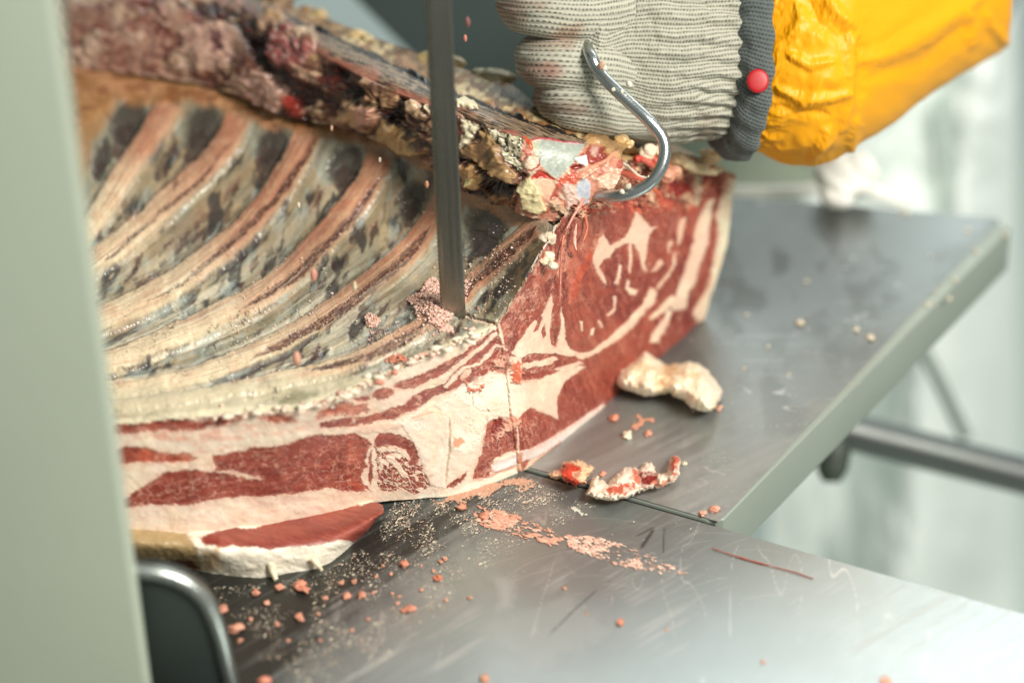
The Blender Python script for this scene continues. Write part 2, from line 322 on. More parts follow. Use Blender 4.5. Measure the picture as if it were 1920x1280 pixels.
# waxy smear on the big fat patch, wet orange clots, bone
sme = P.poly('fz', '740,560 850,540 930,440 1120,350 1190,360 1240,380 1285,520 1300,620 1240,660 1150,640 1110,700 1090,800 1040,880 960,900 870,850 830,640', FATW, 3, 4, h=.3)
P.put(sme*sm(.1, .02, np.abs(fbm(X/10+P.wx, Y/55, 61, 3)))*(X > 850)*(X < 925), (226,206,184), h=.35, a=.7)
P.poly('fz', '540,680 600,650 740,600 840,640 860,850 830,1120 740,1100 650,880 600,780', (246,228,210), 2, 2, h=.3)
P.stroke('fz', '600,655 680,620 745,605 820,625', [1.6], (205,150,110), 1, 1); P.stroke('fz', '862,640 866,760 862,860 850,960 832,1110', [2.], (205,178,150), 1.2, 1.5, h=-.5)
P.stroke('fz', '1010,480 1012,560 1060,600 1190,600', [.9], (190,160,130), .8, 1.5); P.stroke('fz', '1100,660 1130,600 1105,575', [2.], FATW, 1, 1, h=1.)
P.poly('fz', '880,770 900,780 950,790 965,810 930,840 880,850 900,800', (222,140,92), 1.5, 3, a=.8)
for st in ('960,410 1000,425 1090,400 1060,432 985,462', '1165,260 1235,228 1235,305 1165,312', '1255,265 1320,255 1335,400 1278,412 1265,330', '1145,830 1230,690 1290,635 1325,650 1285,725 1222,765 1180,810'):
    m = P.mask(Q('fz', st), 4, 7); m = sm(.35, .6, m*(.5+.8*vn(X/6, Y/6, 70))); P.put(m, (210,100,70), h=.9, wet=.25, id=2); P.put(m*sm(.45, .8, vn(X/4, Y/4, 71)), (230,156,122), h=.6, a=.8)
P.poly('fz', '1160,665 1220,660 1200,720 1150,800 1140,760', (120,28,24), 1.4, 2, h=-1.2, wet=.2)
P.poly('fz', '1105,640 1160,645 1165,760 1120,860 1098,1040 1015,1062 1060,900 1100,760', (170,88,74), 1.4, 2) if 0 else None
m = P.poly('zb', '655,340 685,285 760,255 860,222 950,170 1080,92 1190,14 1205,34 1115,112 1000,192 862,272 762,315 690,345', (226,212,206), 1.4, 1.2, h=.5, wet=.22, id=3)
P.poly('zb', '665,325 700,295 760,275 795,262 795,290 740,312 690,335', (240,236,236), 1.5, 1.5, id=3, wet=.2); P.poly('zb', '815,300 900,255 985,190 985,215 935,255 835,315', (196,104,82), 1.5, 2)
P.stroke('zb', '570,385 640,370 700,345 800,310', [2.5], (214,150,130), 1.5, 1.5)
P.poly('zb', '560,395 640,372 800,320 800,350 640,400 380,470 300,470 350,440 460,440', FATW, 1.5, 2)
# kerf
kp = [(926, 598), (938, 640), (944, 680), (952, 730), (957, 790), (966, 840), (977, 892)]
P.put(P.line(kp, [1.3, 1.5, .9, 1.2, 1.7, 1.5], 1.1, 1.6, False), (136,66,46), h=-1.3, a=.9); P.put(P.line([(x-4.5, y) for x, y in kp], [2.4], 1.5, 1.6, False), None, h=.3)
P.stroke('fz', '1330,870 1345,1020', [3.5], (196,120,84), 1.2, 1)
for st, wd, c, a in (('190,275 350,285 520,280 700,262 880,250', [6,9,7,4], (226,160,138), .65), ('200,300 340,300 500,312 640,300', [3,5,4], (214,130,106), .5), ('190,450 300,452 420,440', [5,8,4], (228,170,146), .6), ('560,290 700,300 820,285 1000,262 1150,262', [4,6,6,4], (232,180,156), .6), ('230,660 500,640 800,610 1000,585', [2,4,3], (234,196,172), .6), ('500,400 560,350 620,345 700,352', [5,6,3], (224,158,132), .5)):
    m = P.line(Q('z5', st), wd, 4, 5); P.put(m*sm(-.4, .3, fbm(X/20, Y/9, 221, 3)), c, a=a)
m = P.mask(Q('fz', '250,590 340,560 420,640 330,700 240,720'), 8, 6); P.put(m*sm(-.1, .4, fbm(X/12, Y/9, 222, 3)), (206,120,94), a=.6)
P.put((P.id == 0)*(X < 700)*sm(.0, .45, fbm(X/34, Y/8, 223, 3)), (230,182,158), a=.4)
# soft feathering where fat meets lean, thin pink webs in the fat
def blur(a, n):
    for ax_ in (0, 1):
        c = np.cumsum(np.pad(a, [(n+1, n) if ax_ == 0 else (0, 0), (n+1, n) if ax_ == 1 else (0, 0)], mode='edge'), ax_)
        a = (c[2*n+1:] - c[:-2*n-1]) if ax_ == 0 else (c[:, 2*n+1:] - c[:, :-2*n-1]); a = a/(2*n+1)
    return a
LZ = (P.id == 1)*1.
def web(ang, sx, sy, w_, sd_, reg, a=.8, col=(220,168,146)):
    c, s_ = cos(radians(ang)), sin(radians(ang)); u = X*c+Y*s_+8*P.wx; v = -X*s_+Y*c+5*P.wy; f1, f2, cv = voro(u/sx, v/sy, sd_)
    P.put(LZ*reg*sm(w_, w_*.3, f2-f1)*sm(.25, .5, vn(X/26, Y/20, sd_)), col, h=.1, a=a)
web(-30, 44, 9, .16, 71, (X < 960)*(Y < 790)*1.); web(-8, 26, 12, .13, 72, (X < 700)*(Y > 770)*1., .7); web(-70, 38, 16, .05, 73, (X > 950)*1., .4); web(-60, 60, 6, .2, 74, ((X > 930)*(X < 1040)*(Y < 700))*1., .7); web(70, 24, 9, .14, 75, (X > 880)*(X < 1010)*(Y > 780)*1., .7)
lm_ = (P.id == 1).astype(float); eb = blur(blur(lm_, 5), 5); fz_ = vn(X/2.6+P.wx, Y/5+P.wy, 201)
P.put((1-lm_)*sm(.02, .45, eb)*sm(.3, .75, fz_), (208,132,106), a=.8); P.put(lm_*sm(.98, .55, eb)*sm(.5, .85, vn(X/3.4, Y/2.4, 202)), (206,146,124), a=.7)
wide = blur(blur(lm_, 22), 22); P.put((1-lm_)*sm(.1, .6, wide), (232,198,176), a=.55)
P.put((1-lm_)*sm(.05, .01, np.abs(fbm(X/30+.4*P.wx, Y/16+.4*P.wy, 203, 3)))*sm(.5, .7, vn(X/40, Y/30, 204))*(P.id == 0), (222,170,148), a=.6)
P.put(lm_*sm(.55, .9, vn(X/14, Y/9, 205)), (166,80,62), a=.5); P.put(lm_*sm(.6, .9, vn(X/11, Y/16, 206)), (134,58,50), a=.5)
P.put((1-lm_)*(P.id == 0)*sm(965, 1000, X+0*Y)*(X < 1335), (226,184,156), a=.5); P.put((1-lm_)*(P.id == 0)*sm(.0, .4, fbm(X/60, Y/34, 211, 3)), (236,206,178), a=.5); P.put((1-lm_)*(P.id == 0)*sm(.1, .5, fbm(X/24, Y/40, 212, 3)), (246,232,200), a=.4)
gu, gv_ = X*cos(1.25)+Y*sin(1.25)+6*P.wx, -X*sin(1.25)+Y*cos(1.25)+4*P.wy; gn = fbm(gu/34, gv_/3.2, 213, 3); gl = fbm((X-.2*Y+6*P.wx)/30, (Y+.2*X+5*P.wy)/3.4, 214, 3); gn = np.where(X > 930, gn, gl)
P.put(lm_*sm(.1, .5, gn), (184,104,84), a=.45); P.put(lm_*sm(-.1, -.5, gn), (108,44,38), a=.45); P.h += .10*gn*lm_*MM
P.h += -.28*lm_*MM+.18*blur(lm_, 2)*MM
# torn top edge
eb2 = sm(.03, .0, np.linspace(0, 1, nr))[:, None]*sm(.45, .6, vn(X/9, Y/9, 207)); P.put(eb2, (230,208,176), a=.8)
ed = sm(.04, 0, np.linspace(0, 1, nr))[:, None]*np.ones((1, nc)); P.h += ed*(.5+fbm(X/7, Y/7, 81)*1.6)*MM
P.h += (1.1*fbm(X/70, Y/70, 82)+.3*fbm(X/24, Y/24, 84)+.08*fbm(X/6, Y/6, 83))*MM
P.wet = np.where(P.id == 1, .30, P.wet)+.12*fbm(X/18, Y/12, 208)
G = G0+gnorm(G0)*P.h[..., None]
parts(G, P, {0: 'fat_layer', 1: 'lean_muscle', 2: 'clotted_tissue', 3: 'cut_rib_bone'}, M_meat, rack)
FACE_R = G[:, -1]; FACE_B = G[-1]; FACE_T = G[0]
# ---- inside of the rib cage
IT = [(60,118,124),(155,125,124),(258,132,123),(425,160,123),(527,200,122),(587,215,122),(674,244,122),(760,270,121),(860,332,121),(940,368,121),(1030,405,121)]
IB = FT[:11]
IM = [(.5*(a[0]+b[0])-8, .5*(a[1]+b[1]), .5*(a[2]+b[2])-14*min(1, (b[1]-a[1])/350)) for a, b in zip(IT, IB)]
X, Y, Z = grid([IT, IM, IB], 780, 480)
G0 = onz(X, Y, Z); P = Paint(X, Y, (166, 150, 120))
P.put(sm(.35, .75, vn(X/50, Y/50, 1)), (148,146,128), a=.8); P.put(sm(.5, .85, vn(X/28, Y/28, 2)), (186,168,132), a=.6); P.put(sm(.5, .85, vn(X/36, Y/24, 3)), (120,112,88), a=.6)
RIBS = ['322,190 286,257 238,325 195,396 150,450', '450,214 417,285 353,348 270,425 203,480 130,525', '583,240 540,330 470,425 397,488 318,545 219,592 120,628',
        '715,285 686,356 615,443 530,530 440,585 340,630 219,680 120,706', '850,345 812,420 750,492 680,545 590,608 500,655 400,697 300,722 120,740',
        '1010,425 960,470 890,535 830,590 760,632 680,672 580,705 450,730 300,755 120,768']
RW = [[27,25,24,22], [26,25,27,24], [27,25,28,24], [28,26,25,22], [26,23,20,15], [22,19,15,10]]
rp = [Q('p', s) for s in RIBS]
flow = np.zeros(X.shape); FLK = []
for r_ in rp:
    D_, U_, S_ = segd(X, Y, catmull(r_, 16)); flow += np.tanh(-S_*D_/42.)
ug = (Y*.62-X*.78)
def streak(fu, fv, s_, o=3): return fbm(flow*fv, ug/fu, s_, o)
low_ = sm(430, 640, Y+.25*(900-X)*.3)
P.put(sm(.0, .5, streak(120, 5, 301)), (196,188,164), a=.55); P.put(sm(.0, .5, streak(90, 8, 302)), (120,116,104), a=.5); P.put(low_*sm(-.1, .5, streak(140, 6, 303)), (214,208,186), a=.7)
# dark windows and flecks between the ribs
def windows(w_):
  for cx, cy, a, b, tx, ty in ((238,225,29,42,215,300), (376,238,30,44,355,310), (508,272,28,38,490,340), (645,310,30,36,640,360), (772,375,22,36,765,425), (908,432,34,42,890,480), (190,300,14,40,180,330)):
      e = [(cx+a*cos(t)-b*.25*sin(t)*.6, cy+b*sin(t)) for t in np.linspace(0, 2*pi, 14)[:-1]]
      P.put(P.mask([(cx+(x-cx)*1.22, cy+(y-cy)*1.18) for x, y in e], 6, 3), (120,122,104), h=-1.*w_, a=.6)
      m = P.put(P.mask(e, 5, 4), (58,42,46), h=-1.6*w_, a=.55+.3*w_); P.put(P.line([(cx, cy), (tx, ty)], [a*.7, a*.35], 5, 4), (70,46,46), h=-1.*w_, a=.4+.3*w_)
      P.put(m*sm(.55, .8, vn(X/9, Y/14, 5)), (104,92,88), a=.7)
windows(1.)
for k in range(len(rp)):
    A = catmull(rp[k], 60); B = catmull(rp[k+1], 60) if k+1 < len(rp) else None
    for j in range(34 if B is not None else 26):
        if B is None:
            u = rng.uniform(.15, .72); a = A[int(u*59)]; p = a+np.array([rng.uniform(0, 18), rng.uniform(22, 42)]); tg = A[min(59, int(u*59)+2)]-a
        else:
            u = rng.uniform(.1, .97); ia = int(u*59); a = A[ia]; b = B[np.argmin(np.hypot(*(B-a-[14, 26]).T))]; v = rng.normal(.58, .13); p = a*(1-v)+b*v; tg = A[min(59, ia+2)]-A[max(0, ia-2)]
        if p[1] > 640 and rng.random() < .35: continue
        if u > .8 and rng.random() < .5: continue
        tg = tg/np.hypot(*tg); an = math.atan2(tg[1], tg[0])-rng.uniform(.05, .6); l = rng.uniform(9, 27)*(1.15-.4*u); d = np.array([cos(an), sin(an)])*l
        cc = [(58,50,50), (72,60,60), (52,54,52), (88,72,64)][rng.integers(4)]
        P.put(P.line([p-d, p, p+d], [1.5, rng.uniform(3.5, 8.5), 1.5], 3., 3.), cc, a=rng.uniform(.6, .95), h=-.25); FLK.append((p, d, cc))
    if B is not None:
        e = [(a+b)/2+(b-a)*.24 for a, b in zip(A[6::6], B[6::6])]
        P.put(P.line(e, [5], 5, 5), (66,62,60), a=.4)
# ribs
RM = np.zeros(X.shape)
for k, r in enumerate(rp):
    pts = catmull(r, 40); D, U, Sd = segd(X+1.6*P.wx, Y+1.6*P.wy, pts); wd = np.interp(U, np.linspace(0, 1, len(RW[k])), RW[k])
    m = sm(1.12, .78, D/wd)*sm(-.02, .03, U)
    up = (190+30*0, 134, 96); low = (242,220,184)
    f = np.clip(sm(.25, .75, U)+.3*P.wx*.3, 0, 1)[..., None]; c = lin((198,134,106))*(1-f)+lin(low)*f
    c = c*(1-.5*sm(.5, .8, vn(X/30, Y/18, 30+k))[..., None])+.5*lin((216,170,138))*sm(.5, .8, vn(X/30, Y/18, 30+k))[..., None]
    rim = sm(.45, .95, D/wd)*(Sd > 0); c = c*(1-.35*rim[..., None])+lin((196,188,150))*.35*rim[..., None]
    al = (m*.94)[..., None]; P.c = P.c*(1-al)+c*al
    RM = np.maximum(RM, m); prof = np.sqrt(np.clip(1-(D/(wd*1.15))**2, 0, 1)); P.h += prof*(3.6 if k < 4 else 2.4)*sm(-.02, .16, U)*MM
    P.id = np.where((D < wd*1.02) & (U > .001), k+1, P.id)
    # thin veins
    marble(P, m*.9, -50, 30, 12, .035, (150,84,62), .6, 90+k, -.1)
# black line along each rib
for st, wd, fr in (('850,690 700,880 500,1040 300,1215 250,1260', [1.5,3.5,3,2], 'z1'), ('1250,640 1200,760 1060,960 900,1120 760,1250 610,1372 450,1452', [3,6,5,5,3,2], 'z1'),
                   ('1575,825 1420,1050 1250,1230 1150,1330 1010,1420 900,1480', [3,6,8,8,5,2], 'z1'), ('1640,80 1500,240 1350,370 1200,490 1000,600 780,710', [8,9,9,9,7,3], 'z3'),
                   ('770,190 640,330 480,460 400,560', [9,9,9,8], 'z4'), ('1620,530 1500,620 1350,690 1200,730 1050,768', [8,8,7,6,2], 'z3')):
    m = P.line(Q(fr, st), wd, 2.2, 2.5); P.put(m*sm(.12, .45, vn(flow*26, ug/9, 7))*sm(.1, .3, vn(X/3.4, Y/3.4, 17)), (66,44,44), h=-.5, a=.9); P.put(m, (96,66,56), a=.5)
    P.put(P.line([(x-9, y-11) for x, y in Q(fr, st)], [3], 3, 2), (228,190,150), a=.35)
st1 = streak(150, 9, 305); P.put(sm(.05, .5, st1), (220,182,146), a=.26); P.put(sm(.1, .55, streak(110, 9, 306)), (150,98,76), a=.24); P.put(sm(.15, .5, streak(60, 16, 307, 2)), (120,80,72), a=.16)
P.put(low_*sm(.1, .5, streak(160, 8, 308)), (240,228,200), a=.45)
gap = 1-np.clip(RM, 0, 1); sk = fbm(flow*4.2+ug/95, ug/34+flow*1.2, 321, 3); dkm = gap*sm(.03, .30, sk)*sm(.3, .55, vn(X/70, Y/60, 322))*sm(1000, 860, X+Y*.1); P.put(dkm, (58,56,58), a=.85, h=-.2); P.put(dkm*sm(.2, .5, fbm(flow*9, ug/16, 323)), (88,56,52), a=.7)
P.put(gap*sm(.1, .45, fbm(flow*5+ug/70, ug/40, 324, 3)), (178,186,176), a=.5)
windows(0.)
for p, d, cc in FLK[::7]: P.put(P.line([p-d, p, p+d], [1.2, 6, 1.2], 3., 3.), (48,44,48) if p[0] % 2 < 1 else (84,52,48), a=.62)
# brown band under the spine, fine dark cracks, pale strip at the front
P.put(P.mask(Q('z1', '60,280 400,320 800,400 1080,540 1230,590 1400,560 1800,740 1850,830 1600,720 1250,630 1000,600 800,510 650,480 500,500 300,480 100,640'), 7, 4), (178,124,76), a=.85, h=.8)
bnd_ = P.mask(Q('z1', '60,280 400,320 800,400 1080,540 1230,590 1400,560 1800,740 1850,830 1600,720 1250,630 1000,600 800,510 650,480 500,500 300,480 100,640'), 7, 4); P.put(bnd_*sm(.45, .8, vn(X/36, Y/12, 311)), (206,152,112), a=.7); P.put(bnd_*sm(.5, .85, vn(X/26, Y/10, 312)), (132,78,48), a=.6); P.put(bnd_*sm(.06, .01, np.abs(fbm(X/50, Y/18, 313, 3))), (104,56,40), a=.5)
P.put(P.mask(Q('z1', '100,600 260,470 300,480 250,600 180,680 130,900 60,900'), 7, 4), (176,130,84), a=.8)
P.put(P.mask(Q('z4', '380,-40 560,60 780,160 700,200 520,110 400,80'), 5, 4), (172,126,90), a=.8); P.put(P.mask(Q('z4', '640,400 760,260 880,260 820,360 720,470 640,520'), 5, 4), (112,90,62), a=.85)
for st in ('700,330 650,400 600,470', '680,400 630,470 570,540', '640,440 590,520 560,570', '740,300 720,350 690,390', '600,520 560,580 520,620', '770,330 740,390 700,440', '560,470 520,540 480,580'): P.put(P.line(Q('z4', st), [2, 6, 3], 3, 4), (54,50,48), a=.75)
P.put(P.mask(Q('z3', '-300,830 160,850 700,825 1050,800 1400,760 1420,840 1200,880 1050,930 600,950 200,960 -300,950'), 5, 4), (208,196,166), h=.3, a=.85)
P.put(P.mask(Q('z3', '900,870 1000,840 1100,850 1140,880 1020,915 920,905'), 5, 3), (150,142,112), a=.8)
P.put(P.line([(x, y-3) for x, y, _ in FT[:9]], [5], 4, 3, False), (232,222,190), a=.7)
cr = sm(.028, .008, np.abs(fbm(X/24, Y/17, 95, 3)))*sm(.5, .62, vn(X/55, Y/40, 96)); P.put(cr*sm(540, 600, Y), (52,48,46), a=.8)
dr = (vn(X/1.6, Y/1.6, 99) > .93)*sm(520, 600, Y)*sm(450, 800, X); P.put(dr.astype(float)*sm(.35, .6, vn(X/30, Y/30, 98)), (238,220,200), h=.3)
P.h += .16*fbm(X/9, Y/9, 97)*MM+1.*fbm(X/46, Y/46, 94)*MM+.35*streak(90, 9, 309)*MM
P.wet = .22+.16*fbm(X/20, Y/20, 93)
for st in ('868,586 885,596 905,598 930,606',):
    P.stroke('p', st, [3], (60,40,34), 1, .5, h=-1.5); P.put(P.line([(868,590),(890,601),(910,603),(926,610)], [2], 1.2, 1.5), (226,196,168), h=.6)
# rolls over the edge a little
tt = np.linspace(0, 1, 480)[:, None]*np.ones((1, 780)); P.h -= 1.0*sm(.985, 1, tt)*MM
G = G0+gnorm(G0)*P.h[..., None]
lk = G[:, 0][::4]; lk = np.concatenate([lk, FACE_L[::6]]) if False else lk; tz = np.linspace(1, 0, 8)[None, :, None]; Gl = np.concatenate([lk[:, None, :2]*np.ones((1, 8, 1)), np.maximum(lk[:, None, 2:3]*tz, 0)], -1)
mesh_np('cut_side', Gl, gquads(*Gl.shape[:2]), M_meat, rack, np.ones(Gl.shape)*lin((196,140,116)), np.full(Gl.shape[:2], .4))
XI, YI, GI = X, Y, G
parts(G, P, {0: 'rib_membrane', **{k: 'rib' for k in range(1, 7)}}, M_memb, rack)
# ---- lower flap of lean and fat
FLT = [(180,985,26),(265,985,24),(340,985,20),(430,985,18),(500,972,15),(570,962,12),(640,950,9),(690,938,7),(718,946,5)]
FLB = [(180,1052,2),(285,1058,2),(340,1062,1),(410,1078,0),(480,1084,0),(545,1076,0),(610,1062,0),(664,1020,0),(708,972,0)]
FLM = [(.5*(a[0]+b[0])+(6 if i > 6 else 0), .5*(a[1]+b[1]), .5*(a[2]+b[2])+9) for i, (a, b) in enumerate(zip(FLT, FLB))]
X, Y, Z = grid([FLT, FLM, FLB], 380, 110); G0 = onz(X, Y, Z); P = Paint(X, Y, (248,238,218))
P.poly('z5', '550,770 640,740 800,725 1000,670 1200,640 1440,590 1440,640 1380,700 1310,790 1270,800 1180,790 1100,810 900,830 700,815 630,830 600,800', (156,76,62), 2, 2, id=1)
P.poly('z5', '-100,690 400,690 480,740 520,800 560,900 540,950 380,960 -100,960', (176,150,106), 5, 4); P.poly('z5', '300,870 500,880 560,930 430,905 320,890', (96,56,30), 3, 3); P.poly('z5', '540,770 640,750 630,810 560,800', (140,40,26), 3, 3)
P.poly('z5', '560,840 640,830 640,930 560,930', (214,170,110), 5, 4, a=.7)
P.put((P.id == 1)*sm(.86, .92, vn(X/7, Y/9, 4))*(Y < 985), (200,140,120), a=.45); P.put((P.id == 1)*sm(.4, .8, vn(X/50, Y/16, 14)), (132,56,48), a=.6)
gn = fbm((X+.25*Y)/30, (Y-.25*X)/3., 17, 3)*(P.id == 1); P.put(sm(.1, .5, gn), (176,98,80), a=.4); P.put(sm(-.1, -.5, gn), (112,46,40), a=.4); P.h += (.8*fbm(X/30, Y/16, 5)+.1*fbm(X/8, Y/8, 6))*(P.id == 0)*MM+.8*fbm(X/34, Y/26, 7)*MM; P.wet[:] = .4
G = G0+gnorm(G0)*P.h[..., None]; parts(G, P, {0: 'fat_layer', 1: 'lean_muscle'}, M_meat, rack)
for st, zz, rr in (('505,1050 512,1068 518,1086', [8, 4, 1], [8, 6, 4]), ('585,1045 596,1058 604,1068', [7, 4, 1], [8, 6, 3])): LATE.append((st, zz, rr))
# ---- outer fat cap, back and underside that close the block
ax = np.array([-.91, .41, 0]); ax /= np.linalg.norm(ax)
def sweep(name, base, length, n, col, bulge=0.):
    base = base[::6]; t = np.linspace(0, 1, n)[:, None, None]; Gs = base[None]+ax*length*t
    Gs = Gs+np.array([0, .01, .004])*np.sin(t*pi)*bulge; a, b = Gs.shape[:2]
    nz = fbm(Gs[..., 0]*90, Gs[..., 1]*90+Gs[..., 2]*90, 3)*.0012; Gs[1:-1] += nz[1:-1, :, None]*np.array([.4, .7, .5])
    c = np.ones((a, b, 3))*lin(col); c *= (1+.25*fbm(Gs[..., 0]*60, Gs[..., 2]*60, 4))[..., None]
    mesh_np(name, Gs, gquads(a, b), M_meat, rack, c, np.full((a, b), .45))
sweep('fat_cap', FACE_R, .26, 50, (226,214,178), 1)
i0 = int(nc*.80); sweep('back_fat', FACE_T[i0:]-np.array([0, 0, .0005]), .07, 16, (190,160,112), 1)
# ---- the split spine along the top of the rack
C0 = [(60,-60,138),(200,-50,140),(340,-40,142),(470,-8,144),(560,16,146),(640,48,147),(740,85,148),(840,122,149),(930,145,149),(1000,188,147),(1070,232,144),(1130,254,141),(1190,272,136)]
C1 = [(60,-40,148),(200,-32,150),(340,-20,152),(470,0,154),(560,42,156),(630,74,157),(715,112,158),(810,162,158),(890,192,158),(960,218,156),(1030,241,153),(1090,262,148),(1165,290,140)]
C2 = [(60,-5,150),(200,0,152),(340,10,154),(460,40,155),(545,75,156),(610,108,157),(690,150,158),(780,190,158),(860,212,158),(925,240,157),(985,262,156),(1060,282,150),(1168,312,138)]
C3 = [(60,60,140),(180,70,141),(310,85,141),(435,115,141),(520,145,142),(585,170,142),(660,205,142),(755,245,142),(845,285,142),(905,310,142),(970,335,141),(1060,350,135),(1150,352,131)]
C4 = [(60,125,124),(160,130,124),(262,140,124),(420,170,124),(520,214,124),(586,231,124),(672,256,123),(762,286,123),(856,352,123),(912,372,122),(972,400,121),(1042,414,119),(1118,378,123)]
X, Y, Z = grid([C0, C1, C2, C3, C4], 900, 330, [0, .12, .3, .65, 1.]); G0 = onz(X, Y, Z); P = Paint(X, Y, (150,116,84), .05)
# lumps: voronoi cells of tallow with blackened cracks between
bx_, by_ = fbm(X/40, Y/40, 21, 3), fbm(X/40, Y/40, 22, 3)
f1, f2, cv = voro((X*.9+Y*.5)/58+1.1*bx_, (Y-X*.4)/34+1.1*by_, 5); g1, g2, gv = voro(X/22+1.2*bx_, Y/18+1.2*by_, 9)
cols = [(196,158,118), (150,106,76), (220,188,148), (110,66,50), (184,132,108), (74,40,36)]
ccell = lin(np.array(cols))[np.clip((cv*6).astype(int), 0, 5)]; P.c = blur(ccell[..., 0], 3)[..., None]*[1, 0, 0]+blur(ccell[..., 1], 3)[..., None]*[0, 1, 0]+blur(ccell[..., 2], 3)[..., None]*[0, 0, 1]; P.c *= (1-.12*gv[..., None]); P.put(sm(.06, .01, np.abs(fbm(X/26+bx_, Y/20+by_, 28, 3))), (74,46,34), a=.6); P.put(sm(.4, .8, vn(X/16+bx_*2, Y/24, 29)), (198,152,118), a=.5)
P.put(sm(.55, .85, vn(X/20, Y/14, 2)), (128,86,60), a=.6); P.put(sm(.6, .85, vn(X/14, Y/18, 6)), (70,44,34), a=.7)
P.h += (sm(0, 1., f2-f1)*3.-1.+2.2*bx_+.35*fbm(X/14, Y/14, 24, 2))*MM
P.put(sm(.30, .08, f2-f1+.1*by_)*sm(.25, .5, vn(X/60, Y/50, 12)), (38,22,20), h=-.6, wet=.2); P.put(sm(.45, .7, vn(X/44, Y/30, 13)), (84,32,28), a=.72, wet=.2); P.put(sm(.55, .7, vn(X/60, Y/40, 14)), (30,18,18), a=.8, wet=.18)
# far left: pink ropes of fat
lm = sm(520, 380, X+Y*.35)
a_ = vn(X/40+bx_*2, Y/44+by_*2, 31); P.c = P.c*(1-lm[..., None])+lm[..., None]*(lin((196,158,136))*(1-a_[..., None])+lin((146,92,80))*a_[..., None])
P.put(lm*sm(.12, .02, np.abs(fbm(X/60+bx_, Y/64+by_, 33, 3))), (112,52,44), h=-1.2); P.put(lm*sm(.5, .8, vn(X/34+bx_, Y/44+by_, 35)), (214,182,160), h=1., a=.8); P.h *= 1-.35*lm
P.put(P.mask(Q('z1', '600,120 740,100 820,160 840,260 800,340 700,330 620,240'), 5, 5), (200,160,142), h=2.5); P.put(P.mask(Q('z1', '740,150 790,150 800,230 760,250'), 4, 4), (110,70,72), h=-1.5)
P.put(P.mask(Q('z1', '820,380 900,330 1000,330 1080,400 1100,470 1060,540 940,480 850,430'), 4, 5), (206,164,146), h=1.5); P.put(P.mask(Q('z1', '1080,450 1170,470 1190,560 1100,540'), 5, 5), (176,50,38), a=.85, wet=.2)
for st in ('560,0 760,-20 900,60 1000,130 960,200 900,250 860,120 700,70', '880,180 980,160 1000,260 1080,330 1200,420 1300,440 1400,380 1480,440 1380,520 1230,480 1180,570 1230,580 1130,470 1080,420 960,300', '1290,280 1400,300 1370,400 1260,360',
           '1540,540 1600,500 1700,430 1660,500 1640,560 1560,590', '1500,650 1700,600 1780,700 1650,680'):
    P.put(P.mask(Q('z1', st), 4, 6), (30,18,20), h=-3, a=.92, wet=.2)
P.poly('zc', '340,180 430,140 510,170 510,230 470,280 420,250', (104,50,40), 3, 4, h=2.5, wet=.2)
m = P.poly('zc', '70,240 150,190 250,200 380,210 470,300 380,360 300,440 200,460 110,440 60,340', (150,86,82), 3, 4, h=1.5, wet=.25); P.put(m*sm(.5, .7, vn(X/8, Y/8, 41)), (196,150,140)); P.poly('zc', '240,230 340,200 420,240 430,300 380,290 300,280', (220,190,160), 3, 4, h=1.5)
P.poly('zc', '250,440 340,470 430,520 450,580 380,590 260,530', (196,156,130), 3, 3, h=1.5)
P.poly('zc', '560,690 640,700 700,740 830,730 840,860 780,930 640,860 570,800', (198,160,122), 3, 4, h=2); P.put(P.mask(Q('zc', '700,740 820,740 835,850 720,880'), 4, 4), (216,160,142), h=1.)
P.poly('zc', '810,470 900,470 960,540 1030,590 1000,680 920,760 870,740 820,580', (184,146,108), 3, 3, h=2.5); P.poly('zc', '740,520 810,480 830,620 820,700 760,690 720,600', (164,124,92), 3, 3, h=2)
P.poly('zc', '1100,600 1190,590 1200,780 1130,690', (226,202,152), 2, 3, h=2.5); P.poly('zc', '860,850 940,870 1000,960 1180,1080 1100,1060 900,1000 800,960', (212,178,128), 2.5, 4, h=1.6)
P.poly('zc', '1010,680 1100,690 1180,800 1150,830 1030,760', (196,164,130), 2.5, 4, h=1.5); P.poly('zc', '850,780 960,760 980,640 1080,600 1100,640 1000,720 990,860 900,870', (28,22,22), 2.5, 4, h=-2, wet=.2)
P.poly('zc', '1390,840 1440,820 1500,860 1550,860 1480,960 1400,1020 1390,960', (222,206,168), 2, 3, h=.8)
bl_ = sm(480, 620, X)*sm(.0, .35, fbm((X+Y*.4)/44, (Y-X*.3)/22, 331, 4)); P.put(bl_, (58,22,22), a=.72, wet=.16); P.put(sm(.12, .45, fbm((X+Y*.4)/18, (Y-X*.3)/12, 332, 3)), (104,44,38), a=.5, wet=.2); P.put(sm(.3, .55, fbm(X/26, Y/14, 333, 3)), (222,186,152), a=.6)
